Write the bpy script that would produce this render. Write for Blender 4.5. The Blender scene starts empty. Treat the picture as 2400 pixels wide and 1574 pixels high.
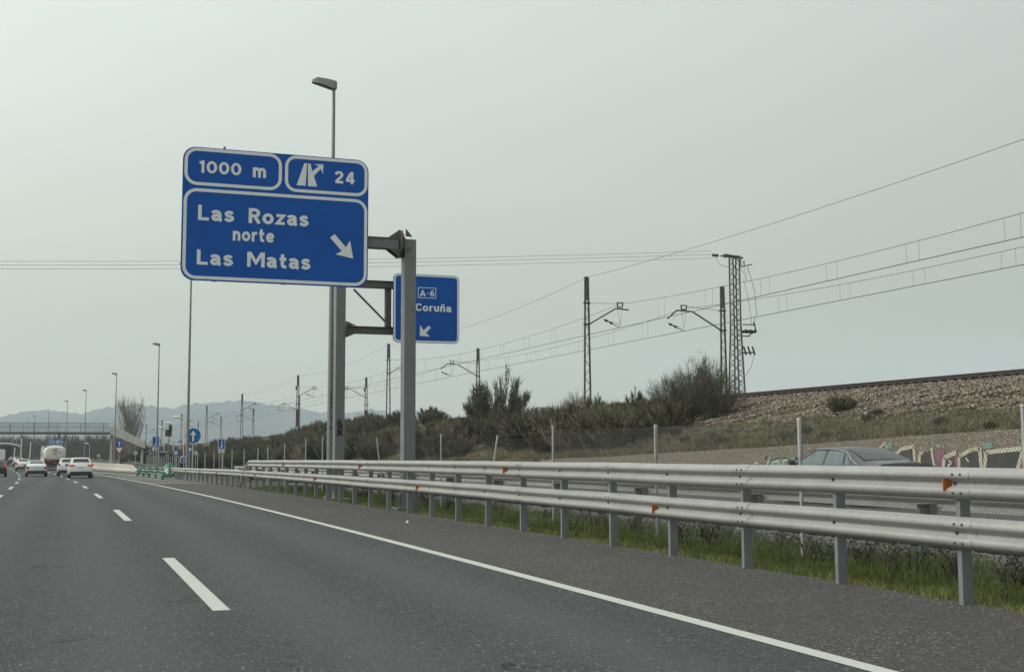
import bpy, bmesh, math, random
import numpy as np
from mathutils import Vector, Matrix

random.seed(7); np.random.seed(7)
R = math.radians
scene = bpy.context.scene
col = scene.collection

# ------------------------------------------------------------------ camera
FPX, CAMH, YAW, PIT, ROLL = 2824.557, 1.4828, .35153, .094617, -.003016
cam_d = bpy.data.cameras.new('camera'); cam = bpy.data.objects.new('camera', cam_d); col.objects.link(cam)
cam_d.sensor_width = 36.0; cam_d.lens = 36.0 * FPX / 2400.0
cam_d.clip_start = 0.1; cam_d.clip_end = 20000
cam.location = (0, 0, CAMH)
cam.rotation_euler = (Matrix.Rotation(-YAW, 3, 'Z') @ Matrix.Rotation(R(90) + PIT, 3, 'X') @ Matrix.Rotation(ROLL, 3, 'Z')).to_euler()
scene.camera = cam

# ------------------------------------------------------------------ sky, sun, exposure
SUN_EL, SUN_AZ = R(38), R(-78)          # azimuth from +Y (road direction), negative = left
world = bpy.data.worlds.new('World'); scene.world = world; world.use_nodes = True
nt = world.node_tree; nt.nodes.clear(); N = nt.nodes.new; L = nt.links.new
out = N('ShaderNodeOutputWorld')
sky = N('ShaderNodeTexSky'); sky.sky_type = 'NISHITA'; sky.sun_disc = False
sky.sun_elevation = SUN_EL; sky.sun_rotation = SUN_AZ; sky.dust_density = 8; sky.air_density = 1.0
b1 = N('ShaderNodeBackground'); b1.inputs['Strength'].default_value = 0.05
hs = N('ShaderNodeHueSaturation'); hs.inputs['Saturation'].default_value = 0.25
L(sky.outputs[0], hs.inputs['Color']); L(hs.outputs[0], b1.inputs['Color'])
tc = N('ShaderNodeTexCoord'); sep = N('ShaderNodeSeparateXYZ'); L(tc.outputs['Generated'], sep.inputs[0])
mr = N('ShaderNodeMapRange'); mr.inputs[1].default_value = 0.0; mr.inputs[2].default_value = 1.0
mr.inputs[3].default_value = 0.0; mr.inputs[4].default_value = 1.0; L(sep.outputs['Z'], mr.inputs[0])
ramp = N('ShaderNodeValToRGB'); e = ramp.color_ramp.elements
e[0].position = 0.0; e[0].color = (.445, .43, .28, 1)
e[1].position = 1.0; e[1].color = (.64, .665, .65, 1)
for p_, c_ in ((.05, (.41, .40, .272, 1)), (.12, (.392, .403, .303, 1)), (.25, (.44, .473, .415, 1)), (.42, (.495, .54, .505, 1)), (.7, (.60, .635, .62, 1))):
    q_ = e.new(p_); q_.color = c_
L(mr.outputs[0], ramp.inputs[0])
# brighter veil round the hidden sun, thin cloud texture
dotn = N('ShaderNodeVectorMath'); dotn.operation = 'DOT_PRODUCT'; L(tc.outputs['Generated'], dotn.inputs[0])
sd = Vector((math.sin(SUN_AZ) * math.cos(SUN_EL), math.cos(SUN_AZ) * math.cos(SUN_EL), math.sin(SUN_EL)))
dotn.inputs[1].default_value = sd
gl = N('ShaderNodeMapRange'); gl.inputs[1].default_value = -0.6; gl.inputs[2].default_value = .9; gl.inputs[3].default_value = .60; gl.inputs[4].default_value = 1.92
L(dotn.outputs['Value'], gl.inputs[0])
nz = N('ShaderNodeTexNoise'); nz.inputs['Scale'].default_value = 1.6; nz.inputs['Detail'].default_value = 5
mpn = N('ShaderNodeMapping'); mpn.inputs['Scale'].default_value = (1, 1, 3.2); L(tc.outputs['Generated'], mpn.inputs[0]); L(mpn.outputs[0], nz.inputs['Vector'])
nm = N('ShaderNodeMapRange'); nm.inputs[1].default_value = .3; nm.inputs[2].default_value = .7; nm.inputs[3].default_value = .955; nm.inputs[4].default_value = 1.045
L(nz.outputs[0], nm.inputs[0])
mul = N('ShaderNodeMath'); mul.operation = 'MULTIPLY'; L(gl.outputs[0], mul.inputs[0]); L(nm.outputs[0], mul.inputs[1])
b2 = N('ShaderNodeBackground'); L(ramp.outputs[0], b2.inputs['Color']); L(mul.outputs[0], b2.inputs['Strength'])
add = N('ShaderNodeAddShader'); L(b1.outputs[0], add.inputs[0]); L(b2.outputs[0], add.inputs[1]); L(add.outputs[0], out.inputs['Surface'])

sun_d = bpy.data.lights.new('sun', 'SUN'); sun_d.energy = 1.9; sun_d.angle = R(12); sun_d.color = (1, .95, .86)
sun = bpy.data.objects.new('sun', sun_d); col.objects.link(sun)
sun.rotation_euler = (-sd).to_track_quat('-Z', 'Y').to_euler()
sun.location = (-30, -10, 60)

vs = scene.view_settings
scene.display_settings.display_device = 'sRGB'
vs.view_transform = 'Standard'; vs.look = 'None'; vs.exposure = 0.0; vs.gamma = 1.0; vs.use_curve_mapping = False
scene.cycles.max_bounces = 6; scene.cycles.diffuse_bounces = 3; scene.cycles.glossy_bounces = 3
scene.cycles.transmission_bounces = 4; scene.cycles.transparent_max_bounces = 8; scene.cycles.volume_bounces = 1
scene.cycles.use_denoising = True

# ------------------------------------------------------------------ the road's course and a ruler on the photograph
S_ = 2400 / 2380.0
def RX(Y):
    k, k3, Y0 = .0002306, 1.4e-6, 180.
    if Y <= Y0: return -k * Y * Y / 2 - k3 * Y ** 3 / 6
    return RX(Y0) + (-k * Y0 - k3 * Y0 * Y0 / 2) * (Y - Y0)
def RZ(Y):
    c, c3, Y0 = .0001989, -2.4e-6, 165.
    if Y < 0: return 0.0
    if Y <= Y0: return -c * Y * Y / 2 - c3 * Y ** 3 / 6
    return RZ(Y0) + (-c * Y0 - c3 * Y0 * Y0 / 2) * (Y - Y0)
def HEAD(Y): return (RX(Y + 1) - RX(Y - 1)) / 2
def P(d, Y, z=0): return (RX(Y) + d, Y, RZ(Y) + z)
def ray(u, v):
    cy, sy, cp, sp, cr, sr = math.cos(YAW), math.sin(YAW), math.cos(PIT), math.sin(PIT), math.cos(ROLL), math.sin(ROLL)
    a = (u * S_ - 1200) / FPX; b = -(v * S_ - 787) / FPX
    x = cr * a - sr * b; w = sr * a + cr * b
    y = cp - sp * w; z = sp + cp * w
    return (cy * x + sy * y, -sy * x + cy * y, z)
def atY(u, v, Y):
    r = ray(u, v); t = Y / r[1]; return (r[0] * t, Y, CAMH + r[2] * t)
def atX(u, v, X):
    r = ray(u, v); t = X / r[0]; return (X, r[1] * t, CAMH + r[2] * t)
def lerp(pts, x):
    if x <= pts[0][0]: return pts[0][1]
    for (a, b), (c, d) in zip(pts, pts[1:]):
        if x <= c: return b + (d - b) * (x - a) / (c - a)
    return pts[-1][1]
def RAILZ(Y): return lerp([(0, 4.58), (120, 4.6), (200, 4.42), (240, 4.15), (320, 3.6), (400, 3.2), (600, 2.2)], Y)
def RAILX(Y): return 34.8 - .02 * max(0, Y - 200)
def WALLTOP(Y): return lerp([(15, 2.32), (24.6, 2.01), (36.7, 1.59), (46.3, 1.31), (60, .95)], Y)

# ------------------------------------------------------------------ materials
MATS = {}
def mat(name, color, rough=.6, metal=0.0, var=0.0, scale=5.0, bump=0.0, bscale=None, spec=.5, detail=4, emit=None, objvar=0.0, coord='Object'):
    if name in MATS: return MATS[name]
    m = bpy.data.materials.new(name); m.use_nodes = True; t = m.node_tree; b = t.nodes['Principled BSDF']
    b.inputs['Base Color'].default_value = (*color, 1); b.inputs['Roughness'].default_value = rough
    b.inputs['Metallic'].default_value = metal; b.inputs['Specular IOR Level'].default_value = spec
    if emit: b.inputs['Emission Color'].default_value = (*emit[0], 1); b.inputs['Emission Strength'].default_value = emit[1]
    tcn = t.nodes.new('ShaderNodeTexCoord'); last = None
    if var > 0:
        n = t.nodes.new('ShaderNodeTexNoise'); n.inputs['Scale'].default_value = scale; n.inputs['Detail'].default_value = detail
        t.links.new(tcn.outputs[coord], n.inputs['Vector'])
        r = t.nodes.new('ShaderNodeMapRange'); r.inputs[1].default_value = .25; r.inputs[2].default_value = .75
        r.inputs[3].default_value = 1 - var; r.inputs[4].default_value = 1 + var; t.links.new(n.outputs[0], r.inputs[0])
        v = t.nodes.new('ShaderNodeVectorMath'); v.operation = 'SCALE'; v.inputs[0].default_value = color
        t.links.new(r.outputs[0], v.inputs['Scale']); last = v.outputs[0]; t.links.new(last, b.inputs['Base Color'])
    if objvar > 0:
        oi = t.nodes.new('ShaderNodeObjectInfo'); r2 = t.nodes.new('ShaderNodeMapRange'); r2.inputs[3].default_value = 1 - objvar; r2.inputs[4].default_value = 1 + objvar
        t.links.new(oi.outputs['Random'], r2.inputs[0]); v2 = t.nodes.new('ShaderNodeVectorMath'); v2.operation = 'SCALE'
        if last: t.links.new(last, v2.inputs[0])
        else: v2.inputs[0].default_value = color
        t.links.new(r2.outputs[0], v2.inputs['Scale']); t.links.new(v2.outputs[0], b.inputs['Base Color'])
    if bump > 0:
        n2 = t.nodes.new('ShaderNodeTexNoise'); n2.inputs['Scale'].default_value = bscale or scale; n2.inputs['Detail'].default_value = 3
        t.links.new(tcn.outputs[coord], n2.inputs['Vector']); bp = t.nodes.new('ShaderNodeBump'); bp.inputs['Strength'].default_value = bump
        bp.inputs['Distance'].default_value = .02; t.links.new(n2.outputs[0], bp.inputs['Height']); t.links.new(bp.outputs[0], b.inputs['Normal'])
    MATS[name] = m; return m

class NodeKit:                                        # short hand for the longer ground materials
    def __init__(s, name):
        s.m = bpy.data.materials.new(name); s.m.use_nodes = True; s.t = s.m.node_tree; s.b = s.t.nodes['Principled BSDF']
        s.tc = s.t.nodes.new('ShaderNodeTexCoord'); MATS[name] = s.m
    def link(s, a, b): s.t.links.new(a, b)
    def noise(s, scale, detail=4, rough=.5, stretch=None, dist=0):
        n = s.t.nodes.new('ShaderNodeTexNoise'); n.inputs['Scale'].default_value = scale; n.inputs['Detail'].default_value = detail
        n.inputs['Roughness'].default_value = rough; n.inputs['Distortion'].default_value = dist
        src = s.tc.outputs['Object']
        if stretch:
            mp = s.t.nodes.new('ShaderNodeMapping'); mp.inputs['Scale'].default_value = stretch; s.link(src, mp.inputs[0]); src = mp.outputs[0]
        s.link(src, n.inputs['Vector']); return n.outputs[0]
    def voro(s, scale, feature='F1', out='Distance', stretch=None, warp=None):
        n = s.t.nodes.new('ShaderNodeTexVoronoi'); n.feature = feature; n.inputs['Scale'].default_value = scale
        src = s.tc.outputs['Object']
        if stretch:
            mp = s.t.nodes.new('ShaderNodeMapping'); mp.inputs['Scale'].default_value = stretch; s.link(src, mp.inputs[0]); src = mp.outputs[0]
        if warp:
            va = s.t.nodes.new('ShaderNodeVectorMath'); va.operation = 'ADD'; s.link(src, va.inputs[0]); s.link(warp, va.inputs[1]); src = va.outputs[0]
        s.link(src, n.inputs['Vector']); return n.outputs[out]
    def rng(s, v, a, b, c=0., d=1.):
        r = s.t.nodes.new('ShaderNodeMapRange'); r.inputs[1].default_value = a; r.inputs[2].default_value = b
        r.inputs[3].default_value = c; r.inputs[4].default_value = d; s.link(v, r.inputs[0]); return r.outputs[0]
    def mix(s, fac, a, b):
        n = s.t.nodes.new('ShaderNodeMix'); n.data_type = 'RGBA'
        for sock, v in ((n.inputs['A'] if 'A' in n.inputs else n.inputs[6], a), (n.inputs[7], b)):
            if isinstance(v, tuple): sock.default_value = (*v, 1)
            else: s.link(v, sock)
        if isinstance(fac, float): n.inputs[0].default_value = fac
        else: s.link(fac, n.inputs[0])
        return n.outputs[2]
    def math(s, op, a, b=None):
        n = s.t.nodes.new('ShaderNodeMath'); n.operation = op
        for i, v in enumerate((a, b)):
            if v is None: continue
            if isinstance(v, (int, float)): n.inputs[i].default_value = v
            else: s.link(v, n.inputs[i])
        return n.outputs[0]
    def bump(s, h, strength=.3, dist=.01):
        n = s.t.nodes.new('ShaderNodeBump'); n.inputs['Strength'].default_value = strength; n.inputs['Distance'].default_value = dist
        s.link(h, n.inputs['Height']); s.link(n.outputs[0], s.b.inputs['Normal'])
    def sepx(s):
        n = s.t.nodes.new('ShaderNodeSeparateXYZ'); s.link(s.tc.outputs['Object'], n.inputs[0]); return n.outputs
    def finish(s, color, rough=.9, spec=.3):
        s.link(color, s.b.inputs['Base Color'])
        if isinstance(rough, float): s.b.inputs['Roughness'].default_value = rough
        else: s.link(rough, s.b.inputs['Roughness'])
        s.b.inputs['Specular IOR Level'].default_value = spec; return s.m

def asphalt(name, base, tint, speck, cracks=False):
    k = NodeKit(name)
    big = k.noise(.35, 3, stretch=(1, .25, 1)); mid = k.noise(3.5, 5, stretch=(1, .6, 1)); fine = k.noise(70, 3, .7)
    c = k.mix(k.rng(big, .3, .7), base, tint)
    c = k.mix(k.rng(mid, .35, .75, 0, .45), c, tuple(v * .72 for v in base))
    c = k.mix(k.rng(fine, .36, .60, .8, 0.), c, tuple(v * .38 for v in base))
    c = k.mix(k.rng(k.noise(30, 4, .75, (1, .5, 1)), .40, .58, .75, 0.), c, tuple(v * .52 for v in base)); c = k.mix(k.rng(k.noise(21, 4, .75, (1, .5, 1)), .52, .68, 0., .5), c, tuple(v * 1.7 for v in base))
    ag = k.voro(52, 'F1', 'Distance', (1, .6, 1)); rnd = k.voro(52, 'F1', 'Color', (1, .6, 1)); amt = k.rng(k.noise(.7, 4, .6), .35, .7, .25, 1.)
    sp = k.t.nodes.new('ShaderNodeSeparateColor'); k.link(rnd, sp.inputs[0])
    m_ = k.math('MULTIPLY', k.math('LESS_THAN', ag, .42), k.math('GREATER_THAN', sp.outputs[0], speck))
    c = k.mix(k.math('MULTIPLY', m_, k.math('MULTIPLY', amt, .75)), c, (.38, .37, .34))
    pit = k.voro(34, 'F1', 'Distance', (1, .6, 1)); rp = k.voro(34, 'F1', 'Color', (1, .6, 1)); sp2 = k.t.nodes.new('ShaderNodeSeparateColor'); k.link(rp, sp2.inputs[0])
    m2 = k.math('MULTIPLY', k.math('LESS_THAN', pit, .45), k.math('GREATER_THAN', sp2.outputs[1], .80))
    c = k.mix(k.math('MULTIPLY', m2, .8), c, tuple(v * .3 for v in base))
    if cracks:
        w = k.t.nodes.new('ShaderNodeTexNoise'); w.inputs['Scale'].default_value = 2.3; w.inputs['Detail'].default_value = 4; k.link(k.tc.outputs['Object'], w.inputs['Vector'])
        ed = k.voro(.8, 'DISTANCE_TO_EDGE', 'Distance', warp=w.outputs[1])
        ms = k.rng(k.noise(.9, 2), .56, .62)
        c = k.mix(k.math('MULTIPLY', k.math('LESS_THAN', ed, .010), ms), c, tuple(v * .25 for v in base))
        sx = k.sepx()                                  # faint polished wheel tracks, worn into the surface along the lanes
        tr = k.math('SINE', k.math('MULTIPLY', sx[0], 3.59))
        c = k.mix(k.rng(tr, -1., 1., 0., .34), c, tuple(v * 1.38 for v in base))
    k.bump(k.math('ADD', fine, k.math('MULTIPLY', ag, .8)), .55, .012)
    return k.finish(c, .88, .25)

M_ROAD = asphalt('asphalt_carriageway', (.058, .0625, .063), (.074, .079, .079), .94, True)
M_SHOULDER = asphalt('asphalt_shoulder', (.068, .065, .060), (.088, .084, .077), .88)
M_SERVICE = asphalt('asphalt_service_road', (.095, .097, .096), (.115, .115, .114), .93)
def paint_mat(name, c0, c1):
    k = NodeKit(name); n = k.noise(9, 6, .7); n2 = k.noise(60, 3, .7)
    c = k.mix(k.rng(n, .35, .7), c0, c1); c = k.mix(k.rng(n2, .56, .70, 0, .55), c, (.17, .17, .16)); c = k.mix(k.rng(k.noise(2.2, 6, .75), .60, .72, 0, .5), c, (.15, .15, .145)); k.bump(n2, .3, .006)
    return k.finish(c, .7, .3)
M_PAINT = paint_mat('white_road_paint', (.37, .385, .345), (.43, .44, .40))
M_HATCH = paint_mat('worn_hatch_paint', (.62, .58, .45), (.52, .50, .42))

def ground_mat():
    k = NodeKit('ground_soil'); n1 = k.noise(.12, 4); n2 = k.noise(1.7, 5, .6); n3 = k.noise(14, 4, .7)
    c = k.mix(k.rng(n1, .4, .6), (.050, .056, .026), (.078, .072, .042))
    c = k.mix(k.rng(n2, .45, .65), c, (.105, .092, .062)); c = k.mix(k.rng(n3, .4, .7, 0, .6), c, (.030, .034, .016))
    k.bump(n3, .6, .05); return k.finish(c, .95, .1)
M_GROUND = ground_mat()
def slope_mat():
    k = NodeKit('embankment_soil'); n1 = k.noise(.30, 5, .6); n2 = k.noise(2.2, 5, .65); n3 = k.noise(16, 4, .7)
    c = k.mix(k.rng(n1, .42, .58), (.066, .068, .032), (.125, .105, .070))
    c = k.mix(k.rng(n2, .52, .66), c, (.24, .205, .145)); c = k.mix(k.rng(n3, .4, .7, 0, .6), c, (.04, .042, .022))
    k.bump(n3, .7, .05); return k.finish(c, .95, .1)
M_SLOPE = slope_mat()

def galv(name, base, rough, metal):
    k = NodeKit(name); n = k.noise(2.2, 5, .65); n2 = k.noise(28, 3, .6); n3 = k.noise(7, 4, .7, stretch=(1, 1, .18))
    c = k.mix(k.rng(n, .3, .7), base, tuple(v * .78 for v in base)); c = k.mix(k.rng(n2, .4, .7, 0, .35), c, tuple(v * 1.22 for v in base))
    c = k.mix(k.rng(n3, .58, .72, 0, .22), c, (.20, .185, .155))
    k.b.inputs['Metallic'].default_value = metal; k.bump(n2, .08, .004)
    return k.finish(c, k.rng(n2, .3, .7, rough - .08, rough + .10), .5)
M_GALV = galv('galvanised_steel', (.295, .297, .284), .55, .28)
M_POST = galv('galvanised_post', (.20, .212, .225), .58, .45)
M_GANTRY = galv('gantry_steel', (.185, .197, .205), .58, .4)
M_BEAM = galv('weathered_beam_steel', (.115, .108, .098), .6, .35)
M_LAMP = galv('lamp_post_steel', (.22, .23, .24), .5, .5)
M_FENCEP = galv('fence_post_steel', (.36, .38, .38), .55, .4)
M_WIREM = mat('fence_wire', (.075, .077, .072), .6, .2)
M_LATT = mat('dull_lattice_steel', (.100, .095, .098), .6, .35, .3, 2)
M_RUST = mat('rusty_steel', (.105, .062, .048), .8, .1, .35, 3)
M_ARM = mat('dark_arm_steel', (.050, .053, .062), .55, .4)
M_WIRE = mat('overhead_wire_copper', (.035, .037, .036), .6, .3)
M_INSUL = mat('dark_insulator', (.03, .028, .028), .35)
M_RAIL = mat('rail_steel', (.045, .034, .030), .6, .4, .3, 3)
M_BLUE = mat('sign_blue', (.009, .084, .36), .5, 0, .08, 1.2, spec=.15)
M_BLUE2 = mat('faded_sign_blue', (.012, .125, .33), .5, 0, .1, 2, spec=.15)
M_SIGNW = mat('sign_white_film', (.66, .70, .71), .5, 0, .05, 3)
M_SIGNB = mat('sign_back_aluminium', (.30, .32, .35), .5, .5)
M_SRED = mat('sign_red', (.32, .025, .02), .45)
M_SBLK = mat('sign_black', (.015, .015, .015), .5)
M_ORANGE = mat('orange_reflector', (.36, .095, .016), .45)
M_GREEN = mat('green_plastic', (.012, .115, .075), .4, 0, .12, 3)
M_CONC = mat('concrete', (.36, .335, .275), .9, 0, .2, 1.5, .3, 20)
M_CONCW = mat('pale_concrete', (.50, .49, .44), .9, 0, .15, 1.2, .2, 14)
M_BLACK = mat('black_plastic', (.018, .018, .02), .5)
M_TYRE = mat('tyre_rubber', (.02, .02, .02), .85)
M_RIM = mat('alloy_rim', (.35, .36, .37), .35, .8)
M_GLASS = mat('car_glass', (.015, .019, .022), .06, 0, spec=.8)
M_GLASSG = mat('tinted_green_glass', (.10, .14, .14), .05, 0, .3, 4, spec=.8)
M_TAIL = mat('red_tail_light', (.45, .02, .02), .25)
M_TAILL = mat('lit_tail_light', (.5, .03, .03), .3, emit=((1, .12, .08), .22))
M_CHROME = mat('chrome_trim', (.62, .63, .64), .18, 1.0)
M_PLATE = mat('number_plate', (.55, .55, .52), .5)
def carpaint(name, c): 
    m = mat(name, c, .28, 0, spec=.6); m.node_tree.nodes['Principled BSDF'].inputs['Coat Weight'].default_value = .7
    m.node_tree.nodes['Principled BSDF'].inputs['Coat Roughness'].default_value = .06; return m
M_WHITE = carpaint('white_car_paint', (.66, .68, .67)); M_SILVER = carpaint('pale_silver_car_paint', (.52, .57, .58))
M_DARK = carpaint('dark_blue_grey_car_paint', (.010, .014, .018)); M_CREAM = carpaint('cream_tank_paint', (.60, .60, .53))
M_NAVY = carpaint('dark_blue_car_paint', (.04, .05, .09))
def plant(name, c, var=.45, obj=.25): return mat(name, c, .8, 0, var, 1.3, spec=.15, objvar=obj)
M_BROOM = plant('olive_broom_twigs', (.102, .098, .062)); M_BROOMD = plant('dark_broom_twigs', (.072, .070, .049))
M_DRY = plant('dry_brown_twigs', (.165, .140, .105)); M_PALE = plant('pale_dead_twigs', (.28, .26, .22), .2)
M_BARE = plant('bare_grey_branches', (.19, .165, .14), .2); M_WOOD = plant('far_bare_wood', (.095, .085, .066), .3)
M_GRASS = plant('green_grass_blades', (.094, .122, .034), .45, 0); M_GRASSY = plant('yellow_grass_blades', (.17, .168, .066), .4, 0)
M_GRASSD = plant('dry_slope_grass', (.165, .145, .092), .4, 0); M_GRASSO = plant('olive_slope_grass', (.098, .106, .050), .4, 0)
M_WEED = plant('dark_dead_weeds', (.045, .036, .024), .3, 0)
M_STONE = NodeKit('ballast_stone')
_k = M_STONE; _r = _k.t.nodes.new('ShaderNodeNewGeometry'); _c = _k.t.nodes.new('ShaderNodeValToRGB'); _e = _c.color_ramp.elements
_e[0].color = (.050, .042, .036, 1); _e[1].color = (.30, .265, .21, 1); _q = _e.new(.45); _q.color = (.125, .105, .086, 1); _q = _e.new(.75); _q.color = (.18, .153, .12, 1)
_k.link(_r.outputs['Random Per Island'], _c.inputs[0]); M_STONE = _k.finish(_c.outputs[0], .9, .2)

# ------------------------------------------------------------------ mesh building
class MB:
    def __init__(s): s.v = []; s.f = []
    def face(s, pts): n = len(s.v); s.v += [tuple(p) for p in pts]; s.f.append(tuple(range(n, n + len(pts))))
    def box(s, a, b):
        (x0, y0, z0), (x1, y1, z1) = a, b; n = len(s.v)
        s.v += [(x0, y0, z0), (x1, y0, z0), (x1, y1, z0), (x0, y1, z0), (x0, y0, z1), (x1, y0, z1), (x1, y1, z1), (x0, y1, z1)]
        s.f += [tuple(n + i for i in q) for q in ((0, 3, 2, 1), (4, 5, 6, 7), (0, 1, 5, 4), (1, 2, 6, 5), (2, 3, 7, 6), (3, 0, 4, 7))]
        return s
    def bar(s, p, q, w, h=None, up=(0, 0, 1)):          # box-section bar from p to q
        h = h or w; p, q = Vector(p), Vector(q); d = (q - p).normalized(); u = Vector(up)
        if abs(d.dot(u)) > .95: u = Vector((0, 1, 0))
        a = d.cross(u).normalized() * w / 2; b = a.cross(d).normalized() * h / 2; n = len(s.v)
        for c in (p, q): s.v += [tuple(c + a + b), tuple(c - a + b), tuple(c - a - b), tuple(c + a - b)]
        s.f += [tuple(n + i for i in t) for t in ((0, 1, 2, 3), (7, 6, 5, 4), (0, 4, 5, 1), (1, 5, 6, 2), (2, 6, 7, 3), (3, 7, 4, 0))]
        return s
    def tube(s, pts, rad, n=8, caps=True):
        pts = [Vector(p) for p in pts]; rad = rad if isinstance(rad, (list, tuple)) else [rad] * len(pts); base = len(s.v)
        prev = None
        for i, p in enumerate(pts):
            d = (pts[min(i + 1, len(pts) - 1)] - pts[max(i - 1, 0)]).normalized()
            u = prev if prev is not None else (Vector((0, 0, 1)) if abs(d.z) < .9 else Vector((0, 1, 0)))
            a = (u - d * u.dot(d)).normalized(); prev = a; b = d.cross(a)
            for j in range(n):
                t = 2 * math.pi * j / n; s.v.append(tuple(p + (a * math.cos(t) + b * math.sin(t)) * rad[i]))
        for i in range(len(pts) - 1):
            for j in range(n):
                k = (j + 1) % n; s.f.append((base + i * n + j, base + i * n + k, base + (i + 1) * n + k, base + (i + 1) * n + j))
        if caps:
            s.f.append(tuple(base + j for j in range(n))[::-1]); s.f.append(tuple(base + (len(pts) - 1) * n + j for j in range(n)))
        return s
    def prism(s, poly, axis, a, b):                      # polygon extruded; axis 'y': poly in x,z
        def mk(p, t): return {'y': (p[0], t, p[1]), 'x': (t, p[0], p[1]), 'z': (p[0], p[1], t)}[axis]
        n = len(s.v); m = len(poly); s.v += [mk(p, a) for p in poly] + [mk(p, b) for p in poly]
        s.f.append(tuple(n + i for i in range(m))); s.f.append(tuple(n + m + i for i in range(m))[::-1])
        for i in range(m): j = (i + 1) % m; s.f.append((n + i, n + m + i, n + m + j, n + j))
        return s
    def ring(s, outer, inner, a, b):                     # frame between two equal-length outlines in x,z
        n = len(s.v); m = len(outer)
        for t in (a, b):
            s.v += [(p[0], t, p[1]) for p in outer]; s.v += [(p[0], t, p[1]) for p in inner]
        for i in range(m):
            j = (i + 1) % m
            s.f += [(n + i, n + j, n + m + j, n + m + i), (n + 2 * m + i, n + 3 * m + i, n + 3 * m + j, n + 2 * m + j),
                    (n + i, n + 2 * m + i, n + 2 * m + j, n + j), (n + m + i, n + m + j, n + 3 * m + j, n + 3 * m + i)]
        return s
    def build(s, name, material, parent=None, world=False, smooth=None):
        me = bpy.data.meshes.new(name); v = s.v
        if parent is not None and world:
            o_ = parent.location; pp = parent.parent
            off = Vector(o_) if parent.type == 'EMPTY' else (Vector(pp.location) if pp else Vector((0, 0, 0)))
            v = [(p[0] - off.x, p[1] - off.y, p[2] - off.z) for p in v]
        me.from_pydata(v, [], s.f); me.materials.append(material)
        bm = bmesh.new(); bm.from_mesh(me); bmesh.ops.recalc_face_normals(bm, faces=bm.faces); bm.to_mesh(me); bm.free()
        if smooth is not None:
            me.polygons.foreach_set('use_smooth', [True] * len(me.polygons)); me.set_sharp_from_angle(angle=R(smooth))
        o = bpy.data.objects.new(name, me); col.objects.link(o)
        if parent is not None: o.parent = parent
        return o

def arrays(name, V, F, material, parent=None, smooth=False):       # fast path: vertex and face arrays with equal face size
    me = bpy.data.meshes.new(name); V = np.asarray(V, dtype=np.float32).reshape(-1, 3); F = np.asarray(F, dtype=np.int32); k = F.shape[1]
    me.vertices.add(len(V)); me.vertices.foreach_set('co', V.ravel()); me.loops.add(F.size); me.loops.foreach_set('vertex_index', F.ravel())
    me.polygons.add(len(F)); me.polygons.foreach_set('loop_start', np.arange(0, F.size, k, dtype=np.int32))
    me.update(calc_edges=True); me.validate(); 
    for m in (material if isinstance(material, list) else [material]): me.materials.append(m)
    if smooth: me.polygons.foreach_set('use_smooth', [True] * len(me.polygons))
    o = bpy.data.objects.new(name, me); col.objects.link(o)
    if parent is not None: o.parent = parent
    return o
def tag(o, label=None, cat=None, group=None, kind=None):
    if label: o['label'] = label
    if cat: o['category'] = cat
    if group: o['group'] = group
    if kind: o['kind'] = kind
    return o
def thing(name, label, cat, loc=(0, 0, 0), rz=0.0, group=None):
    o = bpy.data.objects.new(name, None); col.objects.link(o); o.location = loc; o.rotation_euler = (0, 0, rz); o.empty_display_size = .2
    return tag(o, label, cat, group)
def copy_tree(o, parent=None):
    c = o.copy(); col.objects.link(c)
    if parent is not None: c.parent = parent
    for ch in list(o.children): copy_tree(ch, c)
    return c
def rrect(x0, z0, x1, z1, r, n=7):
    pts = []
    for cx, cz, a0 in ((x1 - r, z1 - r, 0), (x0 + r, z1 - r, 90), (x0 + r, z0 + r, 180), (x1 - r, z0 + r, 270)):
        for i in range(n): a = R(a0 + 90 * i / (n - 1)); pts.append((cx + r * math.cos(a), cz + r * math.sin(a)))
    return pts
def circ(cx, cz, r, n=28): return [(cx + r * math.cos(2 * math.pi * i / n), cz + r * math.sin(2 * math.pi * i / n)) for i in range(n)]
# sign lettering: each glyph is a few brush strokes of constant width (cap height 1, stroke .2)
def _ell(cx, cy, rx, ry, n=22): return [(cx + rx * math.cos(2 * math.pi * i / n), cy + ry * math.sin(2 * math.pi * i / n)) for i in range(n + 1)]
def _cr(p, n=5):                                          # smooth curve through the points
    q = [p[0]] + list(p) + [p[-1]]; o_ = []
    for i in range(1, len(q) - 2):
        for k in range(n):
            t = k / n; a, b, c, d = q[i - 1], q[i], q[i + 1], q[i + 2]
            o_.append(tuple(.5 * (2 * b[j] + (c[j] - a[j]) * t + (2 * a[j] - 5 * b[j] + 4 * c[j] - d[j]) * t * t + (3 * b[j] - a[j] - 3 * c[j] + d[j]) * t ** 3) for j in (0, 1)))
    return o_ + [p[-1]]
_N = [[(.1, 0), (.1, .72)], _cr([(.1, .40), (.17, .56), (.30, .625), (.43, .56), (.47, .42), (.47, 0)])]
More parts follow.
